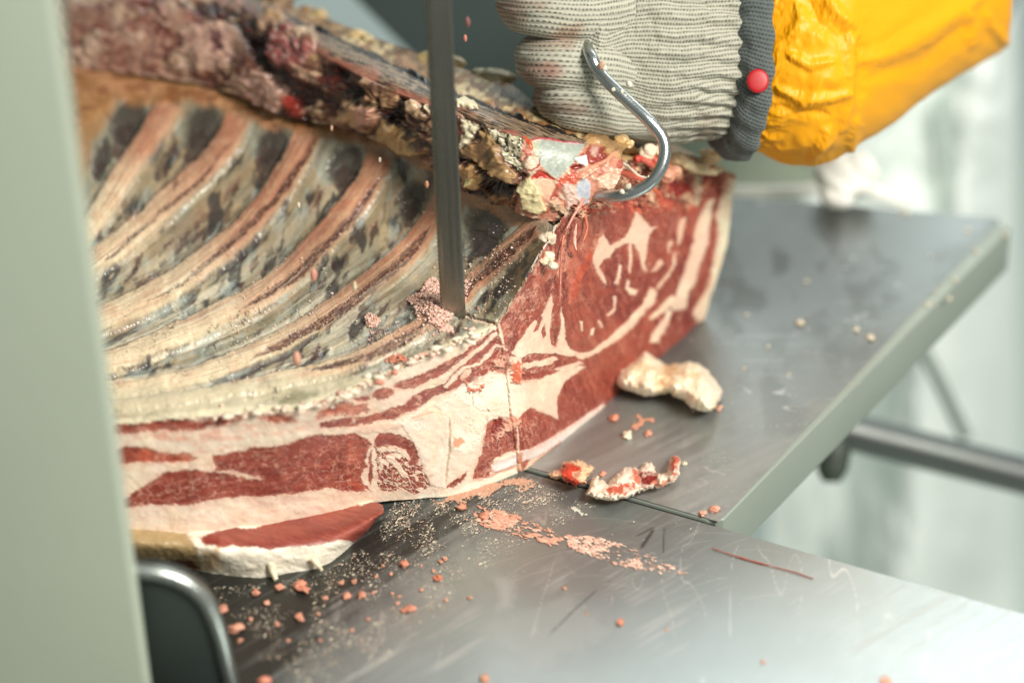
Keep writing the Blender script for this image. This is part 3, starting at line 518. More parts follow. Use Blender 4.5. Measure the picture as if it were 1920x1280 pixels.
# front below the sawn bone, near the cut end
P.poly('ce', '60,210 130,200 120,400 110,480 70,480', (84,46,38), 2, 3); P.poly('ce', '130,210 200,240 300,260 250,340 150,460 110,490 150,350', (226,216,184), 2, 3, h=.5)
P.poly('ce', '300,300 400,340 460,480 520,640 640,760 620,820 520,800 400,720 250,650 130,560 120,510 300,400', (168,134,92), 2.5, 4, h=2.2)
P.put(P.mask(Q('ce', '250,330 360,440 350,560 480,700 330,640 180,560'), 5, 6), (92,58,36), a=.55)
m = P.poly('ce', '400,250 540,260 640,330 700,420 790,520 800,600 700,640 690,720 620,690 540,600 480,480 400,350', (188,180,148), 2, 5, h=1.); P.put(m*sm(.52, .66, vn(X/5, Y/3, 51)), (70,58,48), h=-.8); P.put(m*sm(.6, .7, vn(X/4, Y/4, 52)), (222,214,190), h=.5)
P.poly('ce', '100,600 250,690 420,760 600,850 640,900 600,960 500,960 400,920 320,880 330,760 220,650', (36,24,20), 2.5, 5, h=-2., wet=.18); P.poly('ce', '90,640 250,680 330,780 310,880 250,870 110,800', (186,146,98), 2.5, 5, h=2.2); P.poly('ce', '170,760 240,740 250,800 200,850', (222,210,150), 2, 3, h=1.5)
P.poly('ce', '400,930 600,960 700,1040 640,1030 430,980', (120,84,50), 2.5, 4)
# sawn top strip of bone: grained, black line behind it, crust beyond
R = np.linspace(0, 1, 330)[:, None]*np.ones((1, 900))
st = sm(.10, .125, R)*sm(.315, .29, R)*sm(540, 640, X); ang = .42
gr = np.abs(fbm((X+Y*ang*2.4)/40, (Y-X*ang)/2.6, 61, 3)); P.c = P.c*(1-st[..., None])+st[..., None]*(lin((150,128,104))*(1-sm(.1, .35, gr)[..., None])+lin((64,50,44))*sm(.1, .35, gr)[..., None]); P.h = np.where(st > .5, (.25*gr)*MM, P.h)
P.put(st*sm(.22, .3, R+0*X)*sm(.3, .7, vn(X/30, Y/9, 62)), (186,110,92), a=.8); P.put(st*sm(.55, .75, vn(X/50, Y/20, 63))*(X < 900), (168,120,100), a=.7)
P.put(sm(.022, .012, np.abs(R-.118-.012*P.wx))*sm(500, 560, X)*sm(1120, 1100, X), (24,22,24), h=.3)
bk = sm(.11, .09, R)*sm(500, 600, X); P.h *= 1-bk; P.c = P.c*(1-bk[..., None])+bk[..., None]*lin((160,118,76)); P.put(bk*sm(.4, .7, vn(X/24, Y/12, 65)), (206,184,140)); P.put(bk*sm(.5, .7, vn(X/9, Y/9, 66)), (112,78,50), a=.8); P.h += bk*(1.*fbm(X/30, Y/20, 67)+.35*fbm(X/9, Y/7, 68))*MM
P.poly('z2', '385,480 420,472 480,490 490,520 440,520 390,510', (236,224,186), 1.5, 3, h=2.)
# the cut end of the vertebra
en = P.mask(Q('p', '985,262 1040,272 1090,274 1150,285 1185,270 1235,330 1150,430 960,430 968,380 978,345 990,330 975,300'), 3, 3); P.h *= (1-en)
P.put(en, (196,132,108), wet=.42); P.put(en*sm(.0, .4, fbm(X/18, Y/15, 71, 3)), (166,78,60)); P.put(en*sm(.1, .45, fbm(X/12, Y/12, 72, 3)), (218,188,162), h=.7); P.h += en*.7*fbm(X/11, Y/11, 73)*MM
P.poly('ce', '1290,370 1500,360 1540,420 1700,400 1760,520 1620,600 1500,560 1380,520 1290,480', (196,154,104), 2, 5, h=1.5); P.poly('ce', '1330,470 1460,480 1500,560 1400,640 1320,640 1300,540', (150,60,50), 2, 3, h=-1.4, wet=.2); P.poly('ce', '1350,480 1440,490 1430,560 1370,550', (196,156,140), 2, 3)
P.poly('ce', '780,770 860,690 960,750 1015,800 940,810 800,800', (176,54,38), 1.5, 2, h=-1., wet=.2)
m = P.mask(Q('ce', '785,425 860,408 980,428 1100,440 1310,455 1250,530 1215,600 1170,650 1100,710 1030,795 950,730 890,660 820,560'), 1.3, 1.2)
P.h = np.where(m > .5, 0, P.h); P.put(m, (162,170,158), id=1, h=.2, wet=.5); P.put(m*sm(.35, .0, (Y-Q('ce','0,430')[0][1])/30)*sm(.3, .7, vn(X/20, Y/6, 75)), (214,188,200), a=.8); P.put(m*sm(.5, .8, vn((X+Y*.5)/5, Y/30, 76)), (188,192,184), a=.5); P.put(m*sm(1015, 1003, X+Y*.1-28), (196,196,140), a=.5)
P.put(P.line(Q('ce', '780,425 860,405 960,420 1100,445 1300,455'), [1.6], 1, 2), (190,80,84), h=.3); P.put(P.line(Q('ce', '700,380 770,440 800,520'), [3, 5, 3], 1, 2), (200,90,60), h=.4, wet=.2)
P.poly('ce', '700,620 760,590 860,590 870,640 840,690 780,740 740,700 700,660', (216,190,164), 1.5, 4, h=1.8); P.stroke('ce', '860,600 870,650 780,700 750,690', [1.6], (160,50,40), 1, 2)
P.poly('ce', '1180,600 1250,580 1320,560 1320,660 1270,650 1230,640', (232,228,222), 1.3, 2, h=.8); P.poly('ce', '1150,680 1210,650 1270,650 1285,665 1210,700', (130,28,24), 1.3, 2, h=-1.5, wet=.2)
P.poly('ce', '1030,800 1100,740 1210,730 1240,790 1200,850 1120,840 1050,900', (200,92,66), 2, 4, h=.6, wet=.25)
m = P.mask(Q('ce', '790,788 900,775 995,805 1020,860 990,930 955,990 900,960 850,860'), 1.4, 1.5); P.h = np.where(m > .5, 0, P.h); P.put(m, (226,182,152), id=3)
m = P.mask(Q('ce', '645,880 670,830 720,790 765,760 800,800 830,860 890,930 900,990 920,1040 925,1090 860,1130 760,1090 700,1030 690,960'), 1.6, 3); P.put(m, (226,212,166), h=1.6, id=2, wet=.3); P.put(m*sm(.6, .8, vn(X/6, Y/8, 78)), (222,190,140), a=.7)
m = P.mask(Q('ce', '1200,870 1260,790 1320,775 1352,840 1345,960 1290,1035 1230,960'), 1.4, 1.2); P.h = np.where(m > .5, 0, P.h); P.put(m, (178,182,190), id=1, wet=.45, h=.3)
P.poly('ce', '1075,840 1150,830 1210,930 1270,1030 1220,1100 1160,1170 1100,1120 1110,960', (214,180,166), 1.5, 3, h=1.4, wet=.36); P.poly('ce', '960,990 1020,975 1070,1000 1060,1080 1000,1090', (206,170,140), 2, 3, h=2)
P.put(P.line(Q('ce', '1220,780 1290,730 1400,660 1510,590 1600,560'), [4, 6, 4, 2], 1.3, 2), (226,150,120), h=1.5); P.put(P.line(Q('ce', '1250,790 1330,740 1420,690'), [2], 1, 2), (240,214,190), h=1.)
P.poly('ce', '1400,780 1500,720 1640,760 1720,830 1640,880 1420,870', (226,176,148), 2, 2, h=1.)
P.wet = P.wet-.04+.08*fbm(X/9, Y/9, 5); P.h = blur(P.h, 2)+.12*fbm(X/6, Y/6, 88)*MM
G = G0+gnorm(G0)*P.h[..., None]
parts(G, P, {0: 'spine', 1: 'cartilage', 2: 'tallow_lump', 3: 'marrow_bone'}, M_bone, rack)
sweepbase = G[0]
t = np.linspace(0, 1, 12)[:, None, None]; b = sweepbase[::6][None]; Gb = b+t*np.array([.03, .05, -.07]); c_ = np.ones(Gb.shape)*lin((170,138,96)); mesh_np('back_crust', Gb, gquads(*Gb.shape[:2]), M_bone, rack, c_, np.full(Gb.shape[:2], .4))
# ------------------------------------------------------------------ lumps, strands
ICO = {}
def ico(k):
    if k not in ICO:
        import bmesh
        bm = bmesh.new(); bmesh.ops.create_icosphere(bm, subdivisions=k, radius=1); bm.verts.ensure_lookup_table()
        ICO[k] = (np.array([v.co[:] for v in bm.verts]), np.array([[v.index for v in f.verts] for f in bm.faces])); bm.free()
    return ICO[k]
def n3(p, s=0): return (fbm(p[..., 0]+p[..., 2]*.7, p[..., 1]-p[..., 2]*.9, s, 3)+fbm(p[..., 1]+3, p[..., 2]+p[..., 0]*.6, s+7, 3))*.6
def blob(name, c, r, mat, col, k=3, rough=.35, fr=1.6, rot=0, parent=None, seed=None, col2=None, sub=.08, wet=.4, smooth=True):
    V, Fc = ico(k); seed = seed if seed is not None else int(rng.integers(400)); r = np.atleast_1d(r)*np.ones(3)
    n = n3(V*fr+seed*1.37, seed % 50)+sub*n3(V*fr*4+seed, seed % 31); v = V*(1+rough*n)[:, None]
    a, b = cos(rot), sin(rot); v = v*r; v = np.stack([v[:, 0]*a-v[:, 1]*b, v[:, 0]*b+v[:, 1]*a, v[:, 2]], 1)
    c2 = lin(col2 if col2 is not None else np.array(col)*.8); f = sm(-.1, .35, n3(V*fr*1.3+seed*3, 9))[:, None]
    cc = lin(col)*(1-f)+c2*f
    return mesh_np(name, v+np.asarray(c), Fc, mat, parent, cc, np.full(len(V), wet), smooth=smooth)
def tube(name, pts, rad, mat, col, parent=None, nseg=10, n=24, wet=.35, wob=0., cap=True, wf=400):
    Pp = catmull(np.asarray(pts), n); rr = np.interp(np.linspace(0, 1, n), np.linspace(0, 1, len(np.atleast_1d(rad))), np.atleast_1d(rad)); T = np.gradient(Pp, axis=0); T /= np.linalg.norm(T, axis=1)[:, None]
    up = np.array([0, 0, 1.]) if abs(T[:, 2]).max() < .95 else np.array([0, 1., 0.1]); A = np.cross(T, up); A /= np.linalg.norm(A, axis=1)[:, None]+1e-9; B = np.cross(T, A)
    th = np.linspace(0, 2*pi, nseg, endpoint=False)
    V = Pp[:, None]+(A[:, None]*np.cos(th)[None, :, None]+B[:, None]*np.sin(th)[None, :, None])*rr[:, None, None]
    if wob: V = V+(n3(V*wf, 3)[..., None]*(V-Pp[:, None])/(rr.mean()+1e-9)+.3*n3(V*wf*.7, 13)[..., None])*wob
    i = np.arange(n*nseg).reshape(n, nseg); j = np.roll(i, -1, 1); q = np.stack([i[:-1], i[1:], j[1:], j[:-1]], -1).reshape(-1, 4); V = V.reshape(-1, 3)
    if cap:
        V = np.vstack([V, Pp[0], Pp[-1]]); a, b = n*nseg, n*nseg+1
        q = np.vstack([q, [[a, i[0, (k+1) % nseg], i[0, k], i[0, k]] for k in range(0)] or np.zeros((0, 4), int)])
        tri = [[a, i[0, (k+2) % nseg], i[0, (k+1) % nseg], i[0, k]] for k in range(0, nseg, 2)]+[[b, i[-1, k], i[-1, (k+1) % nseg], i[-1, (k+2) % nseg]] for k in range(0, nseg, 2)]
        q = np.vstack([q, tri])
    c = np.ones((len(V), 3))*lin(col)
    return mesh_np(name, V, q, mat, parent, c, np.full(len(V), wet))
def pz(f, st, z): a = Q(f, st); return [onz(x, y, zz*MM) for (x, y), zz in zip(a, z if hasattr(z, '__len__') else [z]*len(a))]
PX = 1.18/FOC
for x, y, z, r, rz, c in ((670,75,150,24,17,(206,180,130)), (690,70,154,9,8,(224,206,160)), (925,150,148,36,16,(176,160,120)), (900,140,148,18,11,(196,182,140)), (800,112,149,26,14,(200,178,128)), (850,118,149,22,12,(210,188,140)), (595,32,145,22,13,(176,150,100)), (575,22,146,16,12,(150,118,80)),
                          (1165,263,141,15,10,(222,184,124)), (1180,270,139,10,9,(230,198,146)), (1095,250,142,34,9,(184,138,88)), (1010,208,145,34,9,(170,128,82)), (520,2,146,30,15,(130,100,66))):
    blob('tallow_lump', onz(x, y, z*MM), np.array([r, r*.8, rz])*PX, M_bone, c, 5, .5, 1.0, rng.uniform(-.4, .1), rack, sub=.22)
for x, y, z, r, c in ((1215,286,124,20,(236,214,186)), (1240,284,123,16,(238,220,190)), (1330,295,96,20,(230,206,160)), (1318,308,92,13,(236,218,180)), (1300,318,94,13,(232,214,176)), (1285,305,100,14,(214,190,150)), (1270,300,106,16,(196,170,130)), (1345,318,86,12,(226,210,170)),
                      (1025,448,114,14,(226,206,180)), (1030,440,112,9,(216,176,150)), (1026,482,106,13,(240,228,196)), (1035,500,104,9,(240,228,200)), (1020,490,106,8,(236,222,190)), (1060,395,121,12,(216,180,150)), (1075,388,122,9,(234,206,186)), (1250,330,106,16,(216,150,122)), (1265,322,106,12,(226,168,136)),(1195,300,126,9,(200,60,44))):
    blob('fat_lump', onz(x, y, (z+1)*MM)+Fv*-.004, np.array([r, r*.7, r*.8])*PX, M_meat, c, 4, .6, 1.3, 0, rack, sub=.2)
def strand(st, z, rad, col, f='p', off=.006): tube('meat_strand', [np.asarray(p)-Fv*off for p in pz(f, st, z)], np.atleast_1d(rad)*PX, M_meat, col, rack, 8, 60, .25, .0006)
for st_, zz_, rr_ in LATE: strand(st_, zz_, rr_, (242,228,196), 'p', .002)
strand('1062,405 1056,440 1052,480 1050,520 1049,572', [118,110,103,96,86], [5,4,2,1.4,2.4,.7], (186,108,84)); strand('1100,350 1090,380 1075,405 1062,430', [128,124,120,116], [3,4,3,1.5], (204,142,120))
strand('1204,290 1225,300 1240,325 1226,318', [124,120,114,116], [6,8,6,2], (186,86,66)); strand('1190,296 1215,306 1230,318', [124,120,116], [5,7,4], (190,92,72)); strand('1218,345 1230,362 1238,372 1241,386', [110,104,100,98], [1.5,3.4,3,1], (200,92,64))
strand('1100,310 1140,316 1180,330 1205,340', [134,130,124,118], [5,6,6,1.5], (206,98,74)); strand('1140,300 1170,310 1195,330 1212,336', [132,128,122,118], [3,3.5,3,1], (232,210,190)); strand('1110,325 1135,312 1150,300', [132,134,136], [3,4,2], (220,150,126)); strand('1262,300 1290,312 1312,320 1340,326', [106,100,96,90], [5,9,9,6], (230,212,168))
strand('1080,300 1100,318 1130,310', [136,134,132], [3,4,2], (190,64,50)); strand('1035,400 1040,430 1047,448', [118,112,108], [5,3,3], (150,110,80)); strand('1080,420 1076,450 1080,470', [116,108,104], [2,3,1], (230,180,160)); strand('1095,400 1100,430 1092,455', [116,108,104], [3,3,1], (206,120,92))
# ================================================================== TABLES
def steel(name, base=(.40,.41,.395), rough=.24, ang=0.7, scr=.35, dirt=(.30,.27,.22), metal=.92, st=(1, 26, 1)):
    m, nt, b = nmat(name); pos = geo(nt)
    mp = nd(nt, 'ShaderNodeMapping'); mp.inputs['Rotation'].default_value = (0, 0, -ang); L(nt, pos, mp.inputs[0])
    mp2 = nd(nt, 'ShaderNodeMapping'); mp2.inputs['Scale'].default_value = st; L(nt, mp.outputs[0], mp2.inputs[0])
    n1 = noise(nt, 55, 6, .62, mp2.outputs[0]); n2 = noise(nt, 14, 5, .6, pos); n3_ = noise(nt, 190, 4, .6, mp2.outputs[0])
    wv = nd(nt, 'ShaderNodeTexVoronoi', feature='DISTANCE_TO_EDGE', i_Scale=26.); 
    mx = nd(nt, 'ShaderNodeMix', data_type='RGBA'); mx.inputs[6].default_value = (*base, 1); mx.inputs[7].default_value = (*[.55*a+.45*d for a, d in zip(base, dirt)], 1)
    cr = nd(nt, 'ShaderNodeMapRange'); cr.inputs[1].default_value = .29; cr.inputs[2].default_value = .68; L(nt, n2.outputs[0], cr.inputs[0]); L(nt, cr.outputs[0], mx.inputs[0])
    L(nt, mx.outputs[2], b.inputs['Base Color']); b.inputs['Metallic'].default_value = metal
    a = nd(nt, 'ShaderNodeMath', operation='MULTIPLY_ADD'); L(nt, n1.outputs[0], a.inputs[0]); a.inputs[1].default_value = scr; a.inputs[2].default_value = rough-scr*.5
    c = nd(nt, 'ShaderNodeMath', operation='MULTIPLY_ADD'); L(nt, n2.outputs[0], c.inputs[0]); c.inputs[1].default_value = .28; L(nt, a.outputs[0], c.inputs[2])
    c2 = nd(nt, 'ShaderNodeMath', operation='SUBTRACT'); L(nt, c.outputs[0], c2.inputs[0]); c2.inputs[1].default_value = .14; L(nt, c2.outputs[0], b.inputs['Roughness'])
    bp = nd(nt, 'ShaderNodeBump', i_Strength=.16, i_Distance=.0006); L(nt, n3_.outputs[0], bp.inputs['Height']); L(nt, bp.outputs[0], b.inputs['Normal'])
    return m
M_steel = steel('worn brushed steel'); M_steel2 = steel('dull carriage steel', (.34,.385,.34), .5, 2.2, .2, (.28,.31,.26), .35)
def prism(name, top, thick, mat, parent=None, bevel=.003, seg=3, down=(0, 0, -1)):
    import bmesh
    bm = bmesh.new(); vs = [bm.verts.new(tuple(p)) for p in top]; f = bm.faces.new(vs); r = bmesh.ops.extrude_face_region(bm, geom=[f])
    for v in r['geom']:
        if isinstance(v, bmesh.types.BMVert): v.co += mathutils.Vector(down)*thick
    bmesh.ops.recalc_face_normals(bm, faces=bm.faces)
    if bevel: bmesh.ops.bevel(bm, geom=list(bm.edges), offset=bevel, segments=seg, profile=.5, affect='EDGES', clamp_overlap=True)
    me = bpy.data.meshes.new(name); bm.to_mesh(me); bm.free(); me.materials.append(mat); o = bpy.data.objects.new(name, me)
    for p in me.polygons: p.use_smooth = bevel > 0
    try: me.set_sharp_from_angle(angle=radians(40))
    except Exception: pass
    return link(o, parent)
A = onz(1345, 986, 0); SL = onz(978, 880, 0); sd = (SL-A)/np.linalg.norm(SL-A); sn = np.array([-sd[1], sd[0], 0]); sn *= np.sign(sn[1])
B = onz(1896, 428, 0); bd = (B-A)/np.linalg.norm(B-A)
t1 = empty('sliding_table', 'upper steel sliding table of the saw, with its rounded right lip behind the dark seam', 'table', tuple((A+B)/2))
g = .0022
corner = [A+sd*.004+sn*g, A+bd*.003+sn*g*.3]
back = onz(1380, 370, 0); B2 = onz(1862, 412, 0)
top1 = [A+sd*.62+sn*g, corner[0]+sd*.003, A+bd*.006+sn*g*.2, B, B2, back, back+(back-B2)*1.5]
prism('table_top', top1, .027, M_steel2, t1, .0008, 2)
t2 = empty('saw_table', 'front fixed steel saw table strewn with meat dust below the seam', 'table', tuple(onz(900, 1100, 0)))
e = -sd; top2 = [A-sd*-.62, A+e*.45, A+e*.45-sn*.5, A+sd*.62-sn*.5]
prism('table_top', [A+sd*.62-sn*.0006]+[A+e*.45-sn*.0006]+top2[2:], .02, M_steel, t2, .0012, 2)
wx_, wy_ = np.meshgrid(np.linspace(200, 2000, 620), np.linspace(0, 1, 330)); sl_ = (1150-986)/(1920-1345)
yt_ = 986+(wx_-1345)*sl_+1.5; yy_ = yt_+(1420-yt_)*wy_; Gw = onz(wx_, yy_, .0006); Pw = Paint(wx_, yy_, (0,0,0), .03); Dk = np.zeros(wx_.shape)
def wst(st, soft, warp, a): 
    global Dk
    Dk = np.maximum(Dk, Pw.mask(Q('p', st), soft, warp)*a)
wst('150,900 600,900 730,930 900,915 985,880 1000,890 950,930 900,975 830,1040 740,1090 660,1150 590,1220 520,1300 480,1400 150,1400', 75, 12, 1.); wst('980,900 1010,890 1200,940 1340,985 1250,1000 1050,960', 30, 8, .35); wst('880,930 1150,930 1330,1010 1300,1060 1050,1010', 70, 8, .25)  # near-black zone in front of the meat, painted into the steel colour
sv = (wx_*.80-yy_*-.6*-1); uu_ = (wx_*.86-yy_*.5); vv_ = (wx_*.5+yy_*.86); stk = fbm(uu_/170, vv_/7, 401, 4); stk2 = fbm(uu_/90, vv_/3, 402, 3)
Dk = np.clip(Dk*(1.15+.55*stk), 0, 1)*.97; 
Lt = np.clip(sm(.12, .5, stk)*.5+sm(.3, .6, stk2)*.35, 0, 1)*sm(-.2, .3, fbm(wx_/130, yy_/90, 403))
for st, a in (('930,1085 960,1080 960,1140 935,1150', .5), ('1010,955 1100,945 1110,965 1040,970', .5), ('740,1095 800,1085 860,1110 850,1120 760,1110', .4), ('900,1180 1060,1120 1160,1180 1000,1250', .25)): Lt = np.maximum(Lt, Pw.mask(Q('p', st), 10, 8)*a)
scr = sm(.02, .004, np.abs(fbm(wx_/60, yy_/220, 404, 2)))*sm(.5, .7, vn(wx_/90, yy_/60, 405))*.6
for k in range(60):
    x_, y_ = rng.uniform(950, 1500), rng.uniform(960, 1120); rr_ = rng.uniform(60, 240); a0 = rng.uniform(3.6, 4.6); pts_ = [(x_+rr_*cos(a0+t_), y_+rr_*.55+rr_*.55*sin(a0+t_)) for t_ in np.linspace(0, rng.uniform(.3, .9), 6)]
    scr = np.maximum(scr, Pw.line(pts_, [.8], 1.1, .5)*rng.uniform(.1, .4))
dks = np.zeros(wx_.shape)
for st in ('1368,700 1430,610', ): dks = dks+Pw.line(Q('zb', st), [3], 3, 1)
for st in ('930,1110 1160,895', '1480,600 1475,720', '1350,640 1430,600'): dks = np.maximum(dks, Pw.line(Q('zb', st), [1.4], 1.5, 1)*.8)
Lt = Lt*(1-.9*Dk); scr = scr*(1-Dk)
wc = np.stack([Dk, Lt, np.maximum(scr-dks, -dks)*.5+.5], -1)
def wear_tone_mat():
    m, nt, b = nmat('worn toned table steel'); at = nd(nt, 'ShaderNodeAttribute', attribute_name='Col'); sp = nd(nt, 'ShaderNodeSeparateColor'); L(nt, at.outputs['Color'], sp.inputs[0]); pos = geo(nt)
    mp = nd(nt, 'ShaderNodeMapping'); mp.inputs['Rotation'].default_value = (0, 0, -.75); L(nt, pos, mp.inputs[0]); mp2 = nd(nt, 'ShaderNodeMapping'); mp2.inputs['Scale'].default_value = (1, 30, 1); L(nt, mp.outputs[0], mp2.inputs[0])
    n1 = noise(nt, 60, 6, .62, mp2.outputs[0]); n2 = noise(nt, 22, 5, .6, pos)
    def mix(f, a, c):
        x = nd(nt, 'ShaderNodeMix', data_type='RGBA'); L(nt, f, x.inputs[0]) if not isinstance(f, float) else None
        for i, v in ((6, a), (7, c)):
            if isinstance(v, tuple): x.inputs[i].default_value = (*v, 1)
            else: L(nt, v, x.inputs[i])
        return x.outputs[2]
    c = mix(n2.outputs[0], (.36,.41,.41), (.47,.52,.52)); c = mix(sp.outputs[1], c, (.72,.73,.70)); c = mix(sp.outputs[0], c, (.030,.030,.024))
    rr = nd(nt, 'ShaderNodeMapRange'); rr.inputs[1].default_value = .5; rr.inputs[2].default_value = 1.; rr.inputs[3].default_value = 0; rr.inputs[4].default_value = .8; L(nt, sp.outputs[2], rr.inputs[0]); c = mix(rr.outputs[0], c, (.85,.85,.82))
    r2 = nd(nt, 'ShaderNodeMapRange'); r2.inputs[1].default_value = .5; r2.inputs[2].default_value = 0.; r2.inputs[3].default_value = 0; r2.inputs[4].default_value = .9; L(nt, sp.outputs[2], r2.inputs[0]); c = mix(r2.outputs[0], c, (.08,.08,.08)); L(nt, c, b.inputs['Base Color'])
    mt = nd(nt, 'ShaderNodeMath', operation='MULTIPLY_ADD'); L(nt, sp.outputs[0], mt.inputs[0]); mt.inputs[1].default_value = -.45; mt.inputs[2].default_value = .9; L(nt, mt.outputs[0], b.inputs['Metallic'])
    r = nd(nt, 'ShaderNodeMath', operation='MULTIPLY_ADD'); L(nt, n1.outputs[0], r.inputs[0]); r.inputs[1].default_value = .25; r.inputs[2].default_value = .24
    r3 = nd(nt, 'ShaderNodeMath', operation='MULTIPLY_ADD'); L(nt, sp.outputs[1], r3.inputs[0]); r3.inputs[1].default_value = .35; L(nt, r.outputs[0], r3.inputs[2]); L(nt, r3.outputs[0], b.inputs['Roughness'])
    n3_ = noise(nt, 200, 4, .6, mp2.outputs[0]); bp = nd(nt, 'ShaderNodeBump', i_Strength=.14, i_Distance=.0006); L(nt, n3_.outputs[0], bp.inputs['Height']); L(nt, bp.outputs[0], b.inputs['Normal'])
    return m
M_wear_tone = wear_tone_mat()
mesh_np('wear_tone_plate', Gw, gquads(*Gw.shape[:2])[:, ::-1], M_wear_tone, t2, wc)
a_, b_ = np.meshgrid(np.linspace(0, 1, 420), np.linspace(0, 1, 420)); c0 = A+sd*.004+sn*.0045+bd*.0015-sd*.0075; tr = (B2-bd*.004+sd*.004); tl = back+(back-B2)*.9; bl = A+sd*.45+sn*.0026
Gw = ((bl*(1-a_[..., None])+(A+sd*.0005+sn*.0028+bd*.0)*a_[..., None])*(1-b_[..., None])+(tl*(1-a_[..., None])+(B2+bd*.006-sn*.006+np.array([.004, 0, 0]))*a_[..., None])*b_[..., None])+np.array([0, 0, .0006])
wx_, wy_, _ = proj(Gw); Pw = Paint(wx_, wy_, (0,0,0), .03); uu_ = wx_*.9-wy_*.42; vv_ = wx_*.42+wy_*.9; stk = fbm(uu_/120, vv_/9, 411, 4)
Lt = sm(430, 980, wy_)*.42*(1+.8*stk)+.25*sm(.2, .6, fbm(wx_/60, wy_/40, 412))*sm(-.2, .4, stk); Dk = .8*sm(1000, 480, wy_)*(1-.5*sm(1480, 1850, wx_))*(1+.12*fbm(wx_/160, wy_/90, 413))+.12*sm(0, .5, fbm(wx_/50, wy_/60, 414))  # reflected darkness at the back is painted in; front lighter with smears
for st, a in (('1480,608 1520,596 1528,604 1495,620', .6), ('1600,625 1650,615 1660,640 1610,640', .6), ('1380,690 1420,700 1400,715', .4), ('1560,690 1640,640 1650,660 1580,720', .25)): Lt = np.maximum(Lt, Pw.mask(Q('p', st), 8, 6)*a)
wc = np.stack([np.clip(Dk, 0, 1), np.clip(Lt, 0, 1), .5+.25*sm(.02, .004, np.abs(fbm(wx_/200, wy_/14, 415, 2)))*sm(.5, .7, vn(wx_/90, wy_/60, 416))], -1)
mesh_np('wear_tone_plate', Gw, gquads(*Gw.shape[:2])[:, ::-1], M_wear_tone, t1, wc)
# dark strip standing in for the dark gap between the tables
M_dark = plain('dark seam filler', (26, 34, 32), .6)
prism('seam_strip', [A+sd*.6+sn*.0021-np.array([0,0,.0014]), A+sd*.002+sn*.0021-np.array([0,0,.0014]), A+sd*.002-sn*.0009-np.array([0,0,.0012]), A+sd*.6-sn*.0009-np.array([0,0,.0012])], .01, M_dark, t2, 0)
# ================================================================== SAW
bb = onz(850, 582, .092); bw = .0118; bdv = np.array([.97, -.2, 0]); bdv /= np.linalg.norm(bdv); bn = np.array([bdv[1], -bdv[0], 0])*.0006
M_blade = steel('blade steel', (.36,.34,.30), .26, .2, .5, (.10,.09,.07), .95, (9, 9, .12))
saw = empty('band_saw_blade', 'dark upright band saw blade cutting down through the ribs', 'saw blade', tuple(bb))
z0, z1 = .05, .62
V = []; Fq = []
prof = [(-.5, .35), (-.28, 1.), (.40, 1.), (.47, .7), (.5, .0), (.47, -.7), (.40, -1.), (-.28, -1.), (-.5, -.35)]
for zz in (z0, z1):
    for a_, b_ in prof: V.append([*(bb[:2]+(bdv*bw*a_)[:2]+(bn*b_)[:2]), zz])
n_ = len(prof)
for i in range(n_): j = (i+1) % n_; Fq.append([i, j, n_+j, n_+i])
mesh_np('blade_band', V, Fq, M_blade, saw, smooth=False)
V = []; Fq = []; k = 0; zt = z0
while zt < z1:
    p = bb-bdv*bw*.49
    for dx, dy, dzz in ((.0002, 1, -.0011), (.0002, -1, -.0011), (-.0005, .4, -.0002), (.0002, 1, .0011), (.0002, -1, .0011)): V.append([*(p[:2]+bdv[:2]*dx+bn[:2]*dy), zt+dzz])
    Fq += [[k, k+2, k+3, k+3], [k+1, k+4, k+2, k+2]]; Fq[-2:] = [[k, k+2, k+3], [k+1, k+4, k+2]]; Fq += [[k, k+1, k+2], [k+2, k+4, k+3]]; k += 5; zt += .0023
tag(mesh_np('tooth_row', V, Fq, M_blade, saw, smooth=False), kind='stuff')
# housing column at the left, close to the lens
M_paint = plain('grey green paint', (162, 172, 156), .5, 0, .07, 9, .1, 300)
pe = ond(208, 640, .93)
col_ = empty('saw_column', 'grey green upright saw housing at the left edge, close and blurred', 'machine housing', (pe[0]-.06, pe[1], 0))
def boxv(x0, x1, y0, y1, z0, z1): return [(x0, y0, z1), (x1, y0, z1), (x1, y1, z1), (x0, y1, z1)], z1-z0
tp, th_ = boxv(pe[0]-.165, pe[0]-.0035, pe[1]+.0, pe[1]+.010, -.4, .75); prism('column_panel', tp, th_, M_paint, col_, .003)
# dark guard with a bright rolled edge
gp = onz(350, 1300, .0); yg = gp[1]+.006
def ony(px, py, Yv):
    d = ray(px, py); return CAM+d*((Yv-CAM[1])/d[..., 1])[..., None]
M_guard = plain('dark guard plate', (44, 52, 48), .45); M_rim = steel('guard edge', (.50,.56,.54), .3)
gd = empty('blade_guard', 'dark guard plate with rounded bright steel corner at bottom left', 'guard', tuple(ony(350, 1290, yg)))
go = [ony(x, y, yg) for x, y in ((250, 1068), (300, 1072), (345, 1086), (382, 1112), (405, 1148), (418, 1190), (430, 1240), (445, 1300), (458, 1380))]+[ony(250, 1380, yg)]
prism('guard_plate', go, .010, M_guard, gd, .002, 2, (0, 1, 0))
tube('rolled_edge', [ony(x, y, yg+.001) for x, y in ((250, 1070), (300, 1076), (345, 1092), (378, 1118), (398, 1152), (412, 1194), (424, 1244), (438, 1300), (450, 1380))], .0036, M_rim, (200,200,200), gd, 12, 60)
